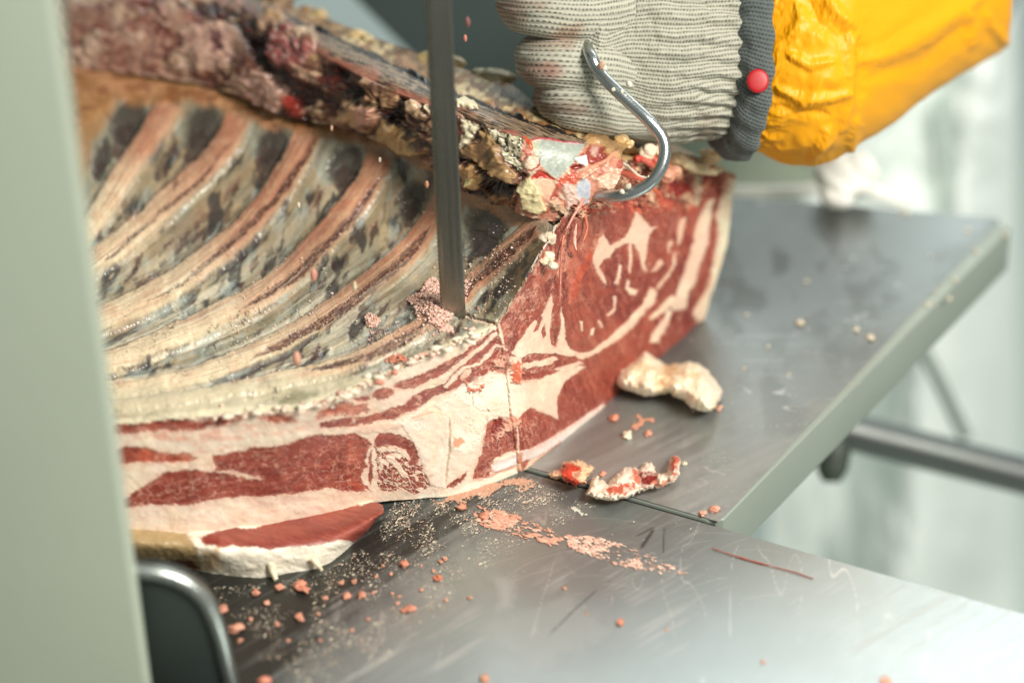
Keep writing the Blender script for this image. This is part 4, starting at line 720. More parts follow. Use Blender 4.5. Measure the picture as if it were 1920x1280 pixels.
# ================================================================== BEYOND THE TABLE
M_wall = plain('pale wall', (218, 230, 232), .7, 0, .04, 2); M_floor = plain('pale wet floor', (196, 208, 200), .3, 0, .08, 3)
def quad(name, pts, mat, kind='structure'): return tag(mesh_np(name, pts, [[0, 1, 2, 3]], mat, smooth=False), kind=kind)
quad('wall', [(-3, 2.6, -.95), (3.5, 2.6, -.95), (3.5, 2.6, 2.2), (-3, 2.6, 2.2)], M_wall)
quad('floor', [(-3, -1.5, -.95), (3.5, -1.5, -.95), (3.5, 2.6, -.95), (-3, 2.6, -.95)], M_floor)
M_panel = plain('dark grey panel', (70, 82, 82), .5, 0, .15, 5)
Yp = .42
prism('dark_panel', [ony(x, y, Yp) for x, y in ((640, -60), (655, -10), (815, 150), (1000, 300), (1180, 330), (1240, 300), (1240, -260), (560, -260))], .02, M_panel, None, .003, 2, (0, 1, 0))  # plain panel for the unidentified dark machine part behind the blade
tag(bpy.data.objects['dark_panel'], 'blurred dark grey panel with a slanting edge behind the saw blade', 'panel')
blob('waste_bag', ony(500, -40, .46), np.array([.03, .015, .014]), plain('olive plastic', (110, 100, 40), .5), (90,80,30), 4, .2); tag(bpy.data.objects['waste_bag'], 'blurred olive brown bundle showing above the far end of the spine', 'bag')
prism('rear_shelf', [ony(x, y, .50) for x, y in ((1250, 240), (1560, 240), (1572, 352), (1500, 376), (1250, 374))], .03, plain('grey green shelf', (158, 168, 150), .5, 0, .06, 8), None, .003, 2, (0, 1, 0))
tag(bpy.data.objects['rear_shelf'], 'blurred grey green shelf front behind the table, left of the white apron knot', 'shelf')
M_block = plain('shade block paint', (120, 130, 118), .5, 0, .05, 6)
prism('shade_block', boxv(-.42, -.045, .0, .42, .33, .52)[0], .19, M_block, None, .006, 2)  # out of view, added to shade the upper left of the ribs
tag(bpy.data.objects['shade_block'], 'unseen grey green block added above the ribs to shade them', 'light blocker')
M_pipe = steel('dark pipe', (.16,.18,.17), .35, 0, .2, (.1,.1,.1), .8)
o = tube('stand_rail', [ond(1560, 800, 1.42), ond(1740, 846, 1.43), ond(2100, 938, 1.45)], .0112, M_pipe, (60,66,62), None, 24, 20); tag(o, 'thick dark round rail running right below the table lip', 'rail')
o = tube('clamp_knob', [ond(1566, 815, 1.40), ond(1564, 850, 1.40), ond(1560, 880, 1.40), ond(1559, 903, 1.40)], [.0085, .0095, .009, .005], plain('black knob', (58, 66, 58), .5), (40,44,40), None, 24, 20); tag(o, 'dark blurred clamp knob hanging under the table lip', 'knob')
o = tube('brace_rod', [ond(1722, 640, 1.6), ond(1765, 725, 1.6), ond(1812, 822, 1.6)], .0042, plain('grey rod', (120, 134, 126), .4, .3), (120,120,120), None, 16, 10); tag(o, 'thin grey slanting rod above the dark rail', 'rod')
# ================================================================== THE WORKER
person = empty('person', 'worker in white coat, yellow sleeve and grey knit glove pulling a meat hook', 'person', (.33, .6, -.9))
M_coat = plain('white cotton', (232, 240, 236), .85, 0, .04, 20, .2, 300, .2)
cx = np.linspace(1440, 1880, 150)[None, :]*np.ones((160, 1)); cy = np.linspace(60, 1750, 160)[:, None]*np.ones((1, 150))
xx = cx+(cy-60)*.014*((cx-1345)/541)
Yc = .62-.10*np.sin((cx-1345)/541*pi)+.045*np.sin(cx/52+cy/300+1.2*fbm(cx/160, cy/300, 3))+.03*fbm(cx/130, cy/620, 5)+.02*fbm(cx/90, cy/70, 6)*sm(520, 300, cy)
Yc = Yc+.25*sm(1, 0, (cx-1345)/60)*0
Gc = ony(xx, cy, Yc); mesh_np('coat', Gc, gquads(160, 150), M_coat, person, smooth=True)
pr = Gc[:, -1]; t = np.linspace(0, 1, 12)[None, :, None]; Gs_ = pr[:, None]+np.array([.02, .22, 0])*t+np.array([.02, 0, 0])*np.sin(t*pi); mesh_np('coat_side', Gs_, gquads(160, 12), M_coat, person)
M_tie = plain('apron cloth', (240, 240, 232), .85, 0, .04, 20, .2, 300)
for x, y, r, ry in ((1568, 326, 42, 38), (1606, 330, 32, 44), (1574, 362, 34, 26)): blob('apron_knot', ond(x, y, 1.40), np.array([r, 26, ry])*1.43/FOC, M_tie, (230,230,220), 4, .5, 1.5, 0, person)
for k, pts in enumerate(([(1300, 352), (1420, 362), (1500, 360), (1570, 345)], [(1590, 350), (1640, 362), (1700, 384)])): tube('apron_tie', [ond(x, y, 1.46) for x, y in pts], [.003, .005, .003], M_tie, (230,230,225), person, 10, 20)
def hand_tube(ctrl, nu, nv, dcr, name):
    C = catmull(np.array(ctrl, float), nu); ph = np.linspace(0, 2*pi, nv+1)[None, :]
    x0, k, yt, yb, dc, rd = [C[:, i:i+1] for i in range(6)]
    Yy = (yt+yb)/2+(yb-yt)/2*-np.cos(ph); Xx = x0+k*np.sin(ph); D = dc-rd*np.sin(ph)
    return Xx, Yy, D, ph+0*x0
HK = float(dz(1120, 366, 124*MM))-.006
print("HK", HK)
# glove: x0, bulge, top, bottom, centre depth, half depth
gc = [(1345, 50, -120, 262, 1.205, .032), (1300, 44, -150, 266, 1.205, .038), (1240, 26, -165, 270, 1.203, .042), (1160, 6, -170, 264, 1.2, .043), (1090, -8, -170, 250, 1.197, .041),
      (1062, -10, -150, 236, 1.197, .034), (1042, -12, -120, 206, 1.197, .022), (1036, 0, -60, 120, 1.197, .002)]
X, Y, D, PHI = hand_tube(gc, 420, 520, 0, 'g'); P = Paint(X, Y, (192, 191, 174), .03)
front = (np.sin(PHI) > -.2)
hh = np.zeros(X.shape)
def gz(st): return Q('g', st)
hh += P.line(gz('960,20 940,200 960,420 1000,700'), [30, 40, 40, 20], 60, 3)*front*.006-P.line(gz('740,-60 770,60 775,160 765,300 740,420'), [6, 9, 12, 9, 3], 18, 3)*front*.006
P.put(P.mask(gz('560,190 650,170 660,230 600,290 560,300 570,240'), 4, 4)*front, (176,138,112), a=.8, h=.4)
for st, c, a_ in (('340,420 420,410 500,440 520,480 430,480', (176,96,80), .75), ('80,20 240,60 260,160 180,200', (170,120,100), .6), ('280,380 360,400 380,560 330,600', (180,130,104), .5), ('330,600 700,690 720,720 560,730 380,700', (136,96,76), .65), ('100,20 420,0 400,40 180,50', (176,130,112), .6), ('1420,700 1560,780 1500,900 1380,900', (150,120,96), .3), ('200,200 420,250 560,310 300,330', (186,156,130), .5)):
    P.put(P.mask(gz(st), 9, 8)*front, c, a=a_)  # stains, with shadow painted into those at the lower left
# thumb-side creases running into the wrist
rowv = PHI*20
cr_ = sm(1180, 1330, X); hh += cr_*(.0014*np.sin(PHI*38+3*fbm(X/60, Y/60, 7))+.0012*fbm(X/80, Y/9, 8)); hh += .0018*fbm(X/70, Y/50, 9)+.0008*fbm(X/16, Y/60, 10); 
G0 = ond(X, Y, D); G = G0+gnorm(G0)*hh[..., None]*(1-np.linspace(0, 1, 420)**8)[:, None, None]
def knit(name, fu, fv, dark, contrast=.75, cl=None):
    m, nt, b = nmat(name); at = nd(nt, 'ShaderNodeAttribute', attribute_name='Col'); uv = nd(nt, 'ShaderNodeAttribute', attribute_name='Uv'); sp = nd(nt, 'ShaderNodeSeparateXYZ')
    nz = noise(nt, 1.3, 3, .6, uv.outputs['Vector']); ad = nd(nt, 'ShaderNodeVectorMath', operation='MULTIPLY_ADD'); L(nt, nz.outputs['Color'], ad.inputs[0]); ad.inputs[1].default_value = (.18, .09, 0); L(nt, uv.outputs['Vector'], ad.inputs[2]); L(nt, ad.outputs[0], sp.inputs[0])
    def mth(op, a, bb_=None, c=None):
        n = nd(nt, 'ShaderNodeMath', operation=op)
        for i, v in enumerate((a, bb_, c)):
            if v is None: continue
            if isinstance(v, (int, float)): n.inputs[i].default_value = v
            else: L(nt, v, n.inputs[i])
        return n.outputs[0]
    r = mth('MULTIPLY', sp.outputs[1], fv); row = mth('SINE', mth('MULTIPLY', r, 2*pi)); par = mth('FLOOR', r); st = mth('SINE', mth('MULTIPLY_ADD', sp.outputs[0], fu*2*pi, mth('MULTIPLY', par, 2.4)))
    r1 = mth('MULTIPLY_ADD', row, .5, .5); s1 = mth('MULTIPLY_ADD', st, .5, .5); hole = mth('POWER', mth('MULTIPLY', mth('POWER', r1, 1.3), mth('MULTIPLY_ADD', s1, .62, .38)), 1.1)
    n2 = noise(nt, 9, 4, .6, uv.outputs['Vector']); mr = nd(nt, 'ShaderNodeMapRange'); mr.inputs[1].default_value = .35; mr.inputs[2].default_value = .65; mr.inputs[3].default_value = contrast*.4; mr.inputs[4].default_value = contrast; n4 = noise(nt, .9, 3, .5, uv.outputs['Vector']); L(nt, n4.outputs[0], mr.inputs[0])
    mx = nd(nt, 'ShaderNodeMix', data_type='RGBA'); L(nt, mth('MULTIPLY', hole, mr.outputs[0]), mx.inputs[0]); L(nt, at.outputs['Color'], mx.inputs[6]); mx.inputs[7].default_value = (*lin(dark), 1); L(nt, mx.outputs[2], b.inputs['Base Color'])
    h = mth('MULTIPLY_ADD', n2.outputs[0], .5, mth('MULTIPLY', hole, -1.)); bp = nd(nt, 'ShaderNodeBump', i_Strength=.7, i_Distance=.0011); L(nt, h, bp.inputs['Height']); L(nt, bp.outputs[0], b.inputs['Normal'])
    b.inputs['Roughness'].default_value = .9; b.inputs['Specular IOR Level'].default_value = .15; b.inputs['Sheen Weight'].default_value = .2
    return m
M_knit = knit('cotton knit', 1., 1., (58,54,42), .95); M_cuff = knit('grey cuff knit', 1., 1., (30,36,36), .8)
gx_ = 900+775/3.4286; bend = np.exp(-((X-gx_)/38)**2)*sm(190, 60, Y)*np.clip((X*0+1), 0, 1); UV = np.stack([X/5.6, PHI*26-2.6*bend+2.2*((X-1210)/150)**2*sm(0, 90, 260-Y)+.9*fbm(X/90, Y/90, 3)], -1)
mesh_np('glove', G, gquads(*G.shape[:2])[:, ::-1], M_knit, person, P.c, np.full(X.shape, .9), UV)
STN_SHADE = [('340,420 420,410 500,440 520,480 430,480', (176,96,80), .7), ('60,-10 260,40 300,120 200,150 100,100', (168,116,96), .55), ('250,380 360,400 420,560 330,660', (150,106,84), .7), ('330,600 700,690 720,720 560,740 380,720', (120,88,70), .75), ('100,20 420,0 400,40 180,50', (172,124,104), .5), ('430,210 560,180 650,170 660,230 600,290 540,300 440,260', (156,116,92), .75), ('200,200 420,250 560,310 300,330', (170,138,114), .65)]  # glove stains; the lower-left ones also carry painted shadow
def finger(name, path, rad, seed, rows=36):
    P3 = catmull(np.array([ond(x, y, d) for x, y, d in path]), 150); rr = catmull(np.array(rad, float)[:, None], 150)[:, 0]*1.17/FOC; T = np.gradient(P3, axis=0); T /= np.linalg.norm(T, axis=1)[:, None]
    Bq = np.cross(T, Uv); Bq /= np.linalg.norm(Bq, axis=1)[:, None]; Aq = np.cross(Bq, T); th = np.linspace(0, 2*pi, 161)[None]; rr[-14:] *= np.sqrt(np.clip(1-np.linspace(0, 1, 14)**2, 0, 1)); s_ = np.cumsum(np.r_[0, np.linalg.norm(np.diff(P3, axis=0), axis=1)])
    L2 = s_[:, None]+0*th; w_ = .0011*fbm(L2*90+seed, np.cos(th)*2+np.sin(th)*1.5+seed+0*L2, seed, 3)+.0006*fbm(L2*30+seed, th*5+0*L2, seed+3, 2)
    V = P3[:, None]+(Aq[:, None]*np.cos(th)[..., None]+Bq[:, None]*np.sin(th)[..., None])*(rr[:, None]+w_)[..., None]
    x, y, _ = proj(V); Pn = Paint(x, y, (192,191,174), .03)
    for st, c, a in STN_SHADE: Pn.put(Pn.mask(gz(st), 10, 8), c, a=a)
    mesh_np(name, V, gquads(*V.shape[:2]), M_knit, person, Pn.c, np.full(x.shape, .9), np.stack([L2/.00145, th/(2*pi)*rows+.6*fbm(L2*60, th*2, seed)+0*L2], -1))
finger('glove_finger', [(1215, -8, 1.185), (1150, 18, 1.172), (1085, 28, 1.162), (1025, 24, 1.160), (984, 14, 1.170), (976, 4, 1.188), (1000, -4, 1.208), (1050, -4, 1.215)], [50, 55, 52, 51, 49, 45, 42, 36], 3)
finger('glove_finger', [(1210, 150, 1.19), (1150, 134, 1.176), (1100, 126, 1.166), (1050, 121, 1.163), (1018, 114, 1.172), (1012, 108, 1.19), (1036, 104, 1.208), (1080, 102, 1.215)], [48, 55, 55, 53, 50, 46, 42, 36], 5)
finger('glove_finger', [(1200, 214, 1.19), (1140, 208, 1.178), (1096, 200, 1.168), (1062, 192, 1.168), (1044, 186, 1.18), (1046, 182, 1.195), (1080, 180, 1.21)], [46, 50, 49, 47, 43, 39, 32], 7)
finger('glove_finger', [(1230, -90, 1.19), (1160, -72, 1.176), (1090, -62, 1.168), (1030, -64, 1.168), (1000, -70, 1.185), (1020, -76, 1.205), (1060, -78, 1.215)], [48, 50, 48, 46, 42, 38, 32], 9)
finger('glove_thumb', [(1240, 60, 1.225), (1170, 50, 1.24), (1110, 40, 1.24), (1060, 30, 1.23), (1030, 24, 1.222)], [46, 44, 42, 38, 30], 11)
# wrist cuff, folded grey band with a red snap
cc = [(1352, 34, -104, 250, 1.203, .030), (1348, 50, -122, 266, 1.203, .0335), (1352, 60, -134, 284, 1.203, .036), (1372, 66, -138, 300, 1.203, .037), (1392, 60, -136, 302, 1.204, .036), (1398, 50, -126, 290, 1.204, .033), (1398, 40, -110, 262, 1.204, .028)]
X, Y, D, PHI = hand_tube(cc, 90, 420, 0, 'c'); G0 = ond(X, Y, D); hh = .0009*fbm(X/22, Y/30, 4)+.0006*np.sin(PHI*22+2*fbm(X/50, Y/50, 6)); G = G0+gnorm(G0)*hh[..., None]
cuff = mesh_np('glove_cuff', G, gquads(*G.shape[:2])[:, ::-1], M_cuff, person, np.ones(X.shape+(3,))*lin((98,106,104)), np.full(X.shape, .9), np.stack([X/7+Y/30, PHI*26], -1))
rc = ond(1421, 152, 1.1655)
V = []; nn = 32; prof = [(0, .0014), (.35, .00135), (.7, .00125), (.88, .001), (.97, .0005), (1, -.001)]
bx, by, bz = Rv, Uv, -Fv
for r_, h_ in prof: V += [rc+(bx*cos(a)*.93+by*sin(a))*.0059*r_+bz*h_ for a in np.linspace(0, 2*pi, nn, endpoint=False)]
q = [[i*nn+j, i*nn+(j+1) % nn, (i+1)*nn+(j+1) % nn, (i+1)*nn+j] for i in range(len(prof)-1) for j in range(nn)]
o = mesh_np('snap_button', V, q, plain('red plastic', (176, 26, 32), .45, 0, .06, 60), cuff)
# yellow sleeve
M_yel = plain('yellow oilcloth', (236, 162, 4), .5, 0, .12, 14, .06, 300, .4)
sc_ = [(1392, 30, -100, 240, 1.212, .030), (1402, 42, -120, 266, 1.212, .035), (1440, 50, -160, 284, 1.216, .044), (1490, 54, -210, 302, 1.222, .052), (1540, 54, -240, 300, 1.23, .056), (1595, 48, -260, 280, 1.245, .058), (1660, 42, -280, 238, 1.262, .058), (1740, 36, -320, 182, 1.285, .058), (1830, 26, -380, 122, 1.31, .058), (1882, 18, -420, 92, 1.325, .057), (1886, 10, -380, 60, 1.33, .04), (1880, 0, -200, -100, 1.33, .002)]
X, Y, D, PHI = hand_tube(sc_, 420, 420, 0, 's'); Pp = Paint(X, Y, (246,176,8), .03); G0 = ond(X, Y, D); front = np.sin(PHI) > -.2
u = sm(1400, 1560, X-X*0-45*np.sin(PHI))
gat = (1-sm(1425, 1500, X)); rdg = lambda t: (1-np.abs(2*(t-np.floor(t))-1))**1.6; hh = gat*(.0030*rdg(PHI*5.2+.9*fbm(X/34, Y/60, 3))+.0012*rdg(PHI*9.5+X/70+1.2*fbm(X/26, Y/40, 4)))
hh += sm(1425, 1470, X)*(1-sm(1540, 1640, X))*(.0036*rdg(PHI*2.1+.8*fbm(X/80, Y/110, 5)+X/260))
def fold(st, wd, soft, h): 
    global hh
    hh = hh+Pp.line(Q('zs', st), wd, soft, 3)*front*h
fold('1085,150 1110,260 1105,400 1090,500 1060,600', [6, 10, 8, 4], 14, .005); fold('1140,200 1145,330 1130,470', [8, 14, 8], 14, -.004)
fold('900,0 960,120 1060,180 1085,160', [8, 12, 8], 16, -.005); fold('980,0 1020,60 1110,130', [8, 10, 6], 12, .005)
fold('800,260 900,300 1010,290', [6, 8, 4], 8, .004); fold('760,420 880,470 1000,460 1090,440', [5, 8, 8, 4], 10, .0045); fold('740,500 880,530 1000,540', [5, 9, 5], 9, -.003)
fold('1000,600 960,660 910,750', [6, 10, 6], 10, .005); fold('1130,560 1110,640 1090,710', [6, 10, 6], 10, .004); fold('1150,300 1350,220 1600,60 1700,0', [8, 16, 16, 8], 18, .004); fold('1200,370 1420,300 1650,120', [8, 16, 12], 18, -.003)
fold('1640,60 1680,140 1660,220', [8, 12, 8], 12, .004); fold('1740,60 1760,120 1840,210', [6, 8, 6], 10, .004); fold('800,180 860,100 840,20', [6, 9, 6], 12, .004)
hh = hh*.62+.002*fbm(X/120, Y/90, 12); G = G0+gnorm(G0)*hh[..., None]*(1-np.linspace(0, 1, 420)**14)[:, None, None]
mesh_np('sleeve', G, gquads(*G.shape[:2])[:, ::-1], M_yel, person)
# hook
M_hook = steel('hook steel', (.50,.54,.54), .28, .3, .15, (.3,.3,.3), .95)
hp = [(1070, 66, .028), (1094, 80, .010), (1107, 104, -.006), (1124, 136, -.008), (1152, 166, -.012), (1184, 196, -.014), (1216, 226, -.016), (1240, 255, -.016), (1247, 285, -.016), (1238, 318, -.016), (1216, 346, -.015), (1184, 362, -.013), (1150, 368, -.009), (1124, 367, -.003), (1100, 362, .006)]
hk = tube('meat_hook', [ond(x, y, HK+d) for x, y, d in hp], [.0029, .0030, .0030, .0030, .0029, .0029, .0026], M_hook, (120,120,120), None, 20, 120)
tag(hk, 'bent steel meat hook held in the glove and sunk in the spine end', 'hook')
for x, y, r in ((1180, 158, 6), (1150, 168, 4), (1166, 172, 3.4), (1128, 124, 8), (1133, 128, 5), (1172, 180, 3), (1198, 200, 3), (1233, 232, 3), (1240, 262, 2.6), (1178, 350, 6), (1166, 360, 5), (1216, 332, 3), (1186, 190, 2.5)):
    blob('tallow_crumb', ond(x, y, HK-.016), np.array([r, r*.8, r*1.1])*PX, M_meat, (236,228,206) if r < 7 else (206,170,140), 2, .5, 2, 0, hk)
# ================================================================== CRUMBS, SCRAPS, DUST
def surf(px, py):
    k = np.argmin((XI[::3, ::3]-px)**2+(YI[::3, ::3]-py)**2); return GI[::3, ::3].reshape(-1, 3)[k]
def many(name, pts, sizes, cols, mat, parent=None, flat=.5, seed=1, level=1, ang=None, el=1.):
    """many tiny irregular flecks joined into one mesh"""
    V0, F0 = ico(level); n = len(pts); r = np.random.default_rng(seed); pts = np.array(pts)
    j = V0[None]*(1+r.uniform(-.35, .35, (n, len(V0), 1))); s_ = np.array(sizes)[:, None, None]; e_ = r.uniform(.6, el, (n, 1)) if el > 1 else np.ones((n, 1))
    j = j*np.stack([e_*np.ones((n, 1)), np.ones((n, 1))*.8, flat*np.ones((n, 1))], -1)*s_
    a = r.uniform(0, 2*pi, n) if ang is None else ang+r.normal(0, .25, n); c, s2 = np.cos(a)[:, None], np.sin(a)[:, None]
    v = np.stack([j[..., 0]*c-j[..., 1]*s2, j[..., 0]*s2+j[..., 1]*c, j[..., 2]], -1)+pts[:, None]
    Fq = (F0[None]+(np.arange(n)*len(V0))[:, None, None]).reshape(-1, 3); cc = np.repeat(np.array([lin(np.array(c)*.8+np.array([46, 44, 42])) for c in cols])[:, None], len(V0), 1)
    return mesh_np(name, v, Fq, mat, parent, cc, np.full(n*len(V0), .4), smooth=level > 1)
def inpoly(f, st, n, seed=0, clump=0):
    p = np.array(Q(f, st)); r = np.random.default_rng(seed); out = []
    while len(out) < n:
        x = r.uniform(p[:, 0].min(), p[:, 0].max(), 4000); y = r.uniform(p[:, 1].min(), p[:, 1].max(), 4000); ins = np.zeros(4000, bool)
        for k in range(len(p)):
            ax, ay = p[k]; bx, by = p[(k+1) % len(p)]
            if ay != by: ins ^= ((ay > y) != (by > y)) & (x < (bx-ax)*(y-ay)/(by-ay)+ax)
        if clump: ins &= r.random(4000) < sm(.5-.25*clump, .5+.3*clump, vn(x/26, y/26, seed))
        out += list(zip(x[ins], y[ins]))
    return out[:n]
# damp bone dust heaped at the blade, smaller heaps beside it
def heap(name, st, n, r0, r1, cols, seed, label, hgt=.003, f='p'):
    q = inpoly(f, st, n, seed); c = np.array(q).mean(0); pts = []; sz = []; cl = []
    for i, (x, y) in enumerate(q):
        d = np.hypot(x-c[0], y-c[1]); p = surf(x, y)+np.array([0, 0, 1])*(hgt*max(0, 1-d/50)*rng.random()+.0004); pts.append(p); sz.append(rng.uniform(r0, r1)*PX); cl.append(np.array(cols[rng.integers(len(cols))])*rng.uniform(.95, 1.04))
    o = many(name, pts, sz, cl, M_crumb, None, .7, seed, 2); tag(o, label, 'sawdust'); return o
PK = [(236,192,172), (230,178,158), (242,206,186), (224,168,148)]
heap('bone_dust_heap', '762,562 790,552 798,530 812,520 828,532 832,572 850,588 848,602 842,610 850,622 825,622 805,612 800,600 782,598 776,575', 1700, 1.3, 3.6, PK, 3, 'large pink heap of damp bone dust banked against the saw blade', .0055)
heap('bone_dust_heap', '683,600 692,592 704,600 712,606 700,618 686,612', 180, 1.3, 3.2, PK, 4, 'small round pink lump of bone dust left of the large heap', .003)
heap('bone_dust_heap', '724,672 745,668 762,668 764,674 745,680 722,680', 50, 1.6, 3.4, [(222,130,96), (214,116,84)], 5, 'flat orange pink streak of dust on the pale membrane', .001)
heap('bone_dust_heap', '770,682 785,672 800,670 802,680 796,690 784,684', 60, 1.6, 4, [(226,140,110), (236,200,180)], 6, 'orange and white crumb heap at the edge of the rib lining', .002)
heap('bone_dust_heap', '866,560 872,530 880,528 884,540 874,575 868,580', 40, 1.4, 3, PK, 7, 'thin pink dust caught along the right side of the saw blade', .001)
heap('bone_dust_heap', '575,512 590,505 596,520 590,534 580,530', 26, 2, 4.5, [(226,160,130)], 8, 'blurred pink crumb stuck on the fourth rib', .003) if 0 else None
q = inpoly('p', '440,560 560,470 640,440 760,400 900,400 1000,470 985,520 930,600 860,640 780,680 700,705 560,745 420,740', 900, 11, 1); q2 = inpoly('p', '868,480 960,480 970,560 930,600 870,600', 240, 12) + inpoly('p', '690,620 860,590 860,640 760,680 700,660', 260, 13, 1)
q = q+q2; r = np.random.default_rng(5); ss = r.exponential(.55, len(q))+.45
tag(many('sawdust_specks', [surf(x, y)+np.array([0, 0, .0006]) for x, y in q], np.clip(ss, .4, 3)*PX, [((236,214,196) if r.random() < .7 else (222,160,140)) for _ in q], M_crumb, None, .6, 21), 'fine pale bone dust specks sprinkled over the ribs around the blade', 'dust', None, 'stuff')
# dust on the table
dark = '730,945 820,935 900,925 985,890 1010,900 1080,930 1120,950 1000,1010 900,1080 820,1160 700,1250 600,1290 440,1290 420,1150 400,1100 520,1090 610,1070 690,1020'
q = inpoly('p', dark, 4600, 31, 1)+inpoly('p', '740,940 985,893 1060,925 960,975 800,1040 700,1060 640,1060 700,1010', 2600, 32, .6)+inpoly('p', '900,930 1300,980 1500,1200 1300,1290 900,1290 600,1290 700,1050', 300, 33)
ss = np.clip(r.exponential(.5, len(q))+.4, .4, 3.2); dv = onz(520, 1100, 0)-onz(420, 1160, 0); an = math.atan2(dv[1], dv[0])
tag(many('sawdust_specks', [onz(x, y, .0010) for x, y in q], ss*PX*.66, [((230,216,190), (224,170,140), (210,200,176))[int(r.choice(3, p=[.6, .15, .25]))] for _ in q], M_crumb, None, .3, 22, 1, an, 2.6), 'pale bone dust specks scattered over the dark steel beside the meat', 'dust', None, 'stuff')
q = inpoly('p', '1150,600 1700,430 1860,430 1700,640 1500,820 1360,960 1100,890 1130,780', 130, 34); ss = np.clip(r.exponential(1., len(q))+.6, .4, 5)
tag(many('sawdust_specks', [onz(x, y, .0003) for x, y in q], ss*PX, [((232,226,204), (214,176,150))[int(r.random() < .25)] for _ in q], M_crumb, None, .4, 23), 'pale specks spread over the sliding table right of the rack', 'dust', None, 'stuff')
# smeared pulp: flat ragged patches
def smear(name, st, col, hgt, label, cat, f='p', warp=8, seed=1, thr=.5, fade=None):
    p = np.array(Q(f, st)); x0, y0 = p.min(0)-12; x1, y1 = p.max(0)+12; gx, gy = np.meshgrid(np.arange(x0, x1, 1.3), np.arange(y0, y1, 1.3)); Pn = Paint(gx, gy, col, .06); m = Pn.mask(Q(f, st), 6, warp)
    m = m*(1 if fade is None else np.clip(fade[0]+(gx-x0)/(x1-x0)*fade[1], 0, 1)); nz = .5+.5*fbm(gx/9+gy/9, gy/2.6, seed); m = m*(.5+.8*nz)
    k = m > thr; h = (.0008+hgt*np.clip((m-thr)*1.4, 0, 1)*(.4+vn(gx/3, gy/3, seed))); Gp = onz(gx, gy, h); qd = gquads(*gx.shape); kk = k.ravel()[qd].all(1); qd = qd[kk]; u, inv = np.unique(qd, return_inverse=True)
    c = lin(col)*(1-.4*nz[..., None])+lin(np.minimum(np.array(col)+22, 250))*.4*nz[..., None]
    return tag(mesh_np(name, Gp.reshape(-1, 3)[u], inv.reshape(-1, 4)[:, ::-1], M_crumb, None, c.reshape(-1, 3)[u], np.full(len(u), .45)), label, cat)
def streak_of(st, n, r1, cols, lab, seed, ang_px=((0, 0), (100, 28))):
    q = inpoly('p', st, n, seed, .5)+inpoly('p', st, n//3, seed+1); a = onz(*ang_px[1], 0)-onz(*ang_px[0], 0); r = np.random.default_rng(seed); ss = np.clip(r.exponential(r1*.5, len(q))+.8, .8, r1*2.2)
    tag(many('meat_smear', [onz(x, y, .0009) for x, y in q], ss*PX, [np.array(cols[r.integers(len(cols))]) for _ in q], M_crumb, None, .22, seed, 2, math.atan2(a[1], a[0]), 3.), lab, 'smear')
streak_of('892,948 925,954 965,966 1000,978 1035,995 1056,1010 1030,1018 990,1010 950,998 902,984 888,966', 420, 2.8, [(222,156,128), (230,176,150), (212,142,114)], 'upper pink streak of sawn pulp smeared on the fixed table', 61)
streak_of('1060,1002 1100,1004 1140,1012 1190,1028 1240,1048 1300,1078 1230,1074 1180,1064 1120,1046 1066,1026', 460, 1.9, [(232,184,160), (238,200,180), (224,164,140)], 'longer lower pink streak of sawn pulp smeared on the fixed table', 63)
smear('meat_smear', '800,945 900,905 985,888 1010,900 990,920 940,915 900,935 860,945', (196,150,124), .0007, 'thin pink pulp along the underside of the cut meat', 'smear', seed=8, thr=.55)
smear('meat_smear', '1190,785 1230,780 1232,792 1200,800 1180,808', (206,146,118), .0002, 'faint pink blood smear on the sliding table near the fat chunk', 'smear', seed=9, thr=.5)
smear('meat_smear', '1060,955 1085,950 1110,958 1100,966 1070,964', (206,206,190), .0003, 'white greasy smear above the pink streaks on the fixed table', 'smear', seed=10, thr=.5)
for st, lab in (('1335,1027 1380,1042 1430,1056 1490,1072 1525,1084', 'thin red thread lying at the right of the fixed table'),):
    tag(tube('meat_thread', [onz(x, y, .0011) for x, y in Q('p', st)], np.array([.7, 1.3, 1., .5])*PX, M_crumb, (178, 84, 60), None, 6, 30, .3, .0003), lab, 'meat scrap')
# lumps lying on the steel, thick in the middle and rounded at the rim
def puff(name, f, st, H, edge, col, paint, seed=1, warp=3, step=1.25, bump=.12):
    p = np.array(Q(f, st)); x0, y0 = p.min(0)-8; x1, y1 = p.max(0)+8; gx, gy = np.meshgrid(np.arange(x0, x1, step), np.arange(y0, y1, step)); Pn = Paint(gx, gy, col, .07)
    ins = Pn.mask(Q(f, st), .5, warp) > .5; D, _, _ = segd(gx+warp*Pn.wx, gy+warp*Pn.wy, [*map(tuple, p), tuple(p[0])]); m = np.clip(D/edge, 0, 1)*ins
    h = H*np.sqrt(np.clip(m*(2-m), 0, 1)); Pn.h[:] = 0; paint(Pn); h = h+m*(Pn.h+H*bump*(1.6*fbm(gx/26, gy/20, seed)+.16*fbm(gx/10, gy/9, seed+1))); h = blur(np.maximum(h, 0), 1)+.0008
    # undercut: the lower rim is tucked back beneath the lump
    Gp = onz(gx, gy, h); qd = gquads(*gx.shape); kk = ins.ravel()[qd].all(1); qd = qd[kk]; u, inv = np.unique(qd, return_inverse=True)
    return mesh_np(name, Gp.reshape(-1, 3)[u], inv.reshape(-1, 4)[:, ::-1], M_crumb, None, Pn.c.reshape(-1, 3)[u], np.full(len(u), .36))
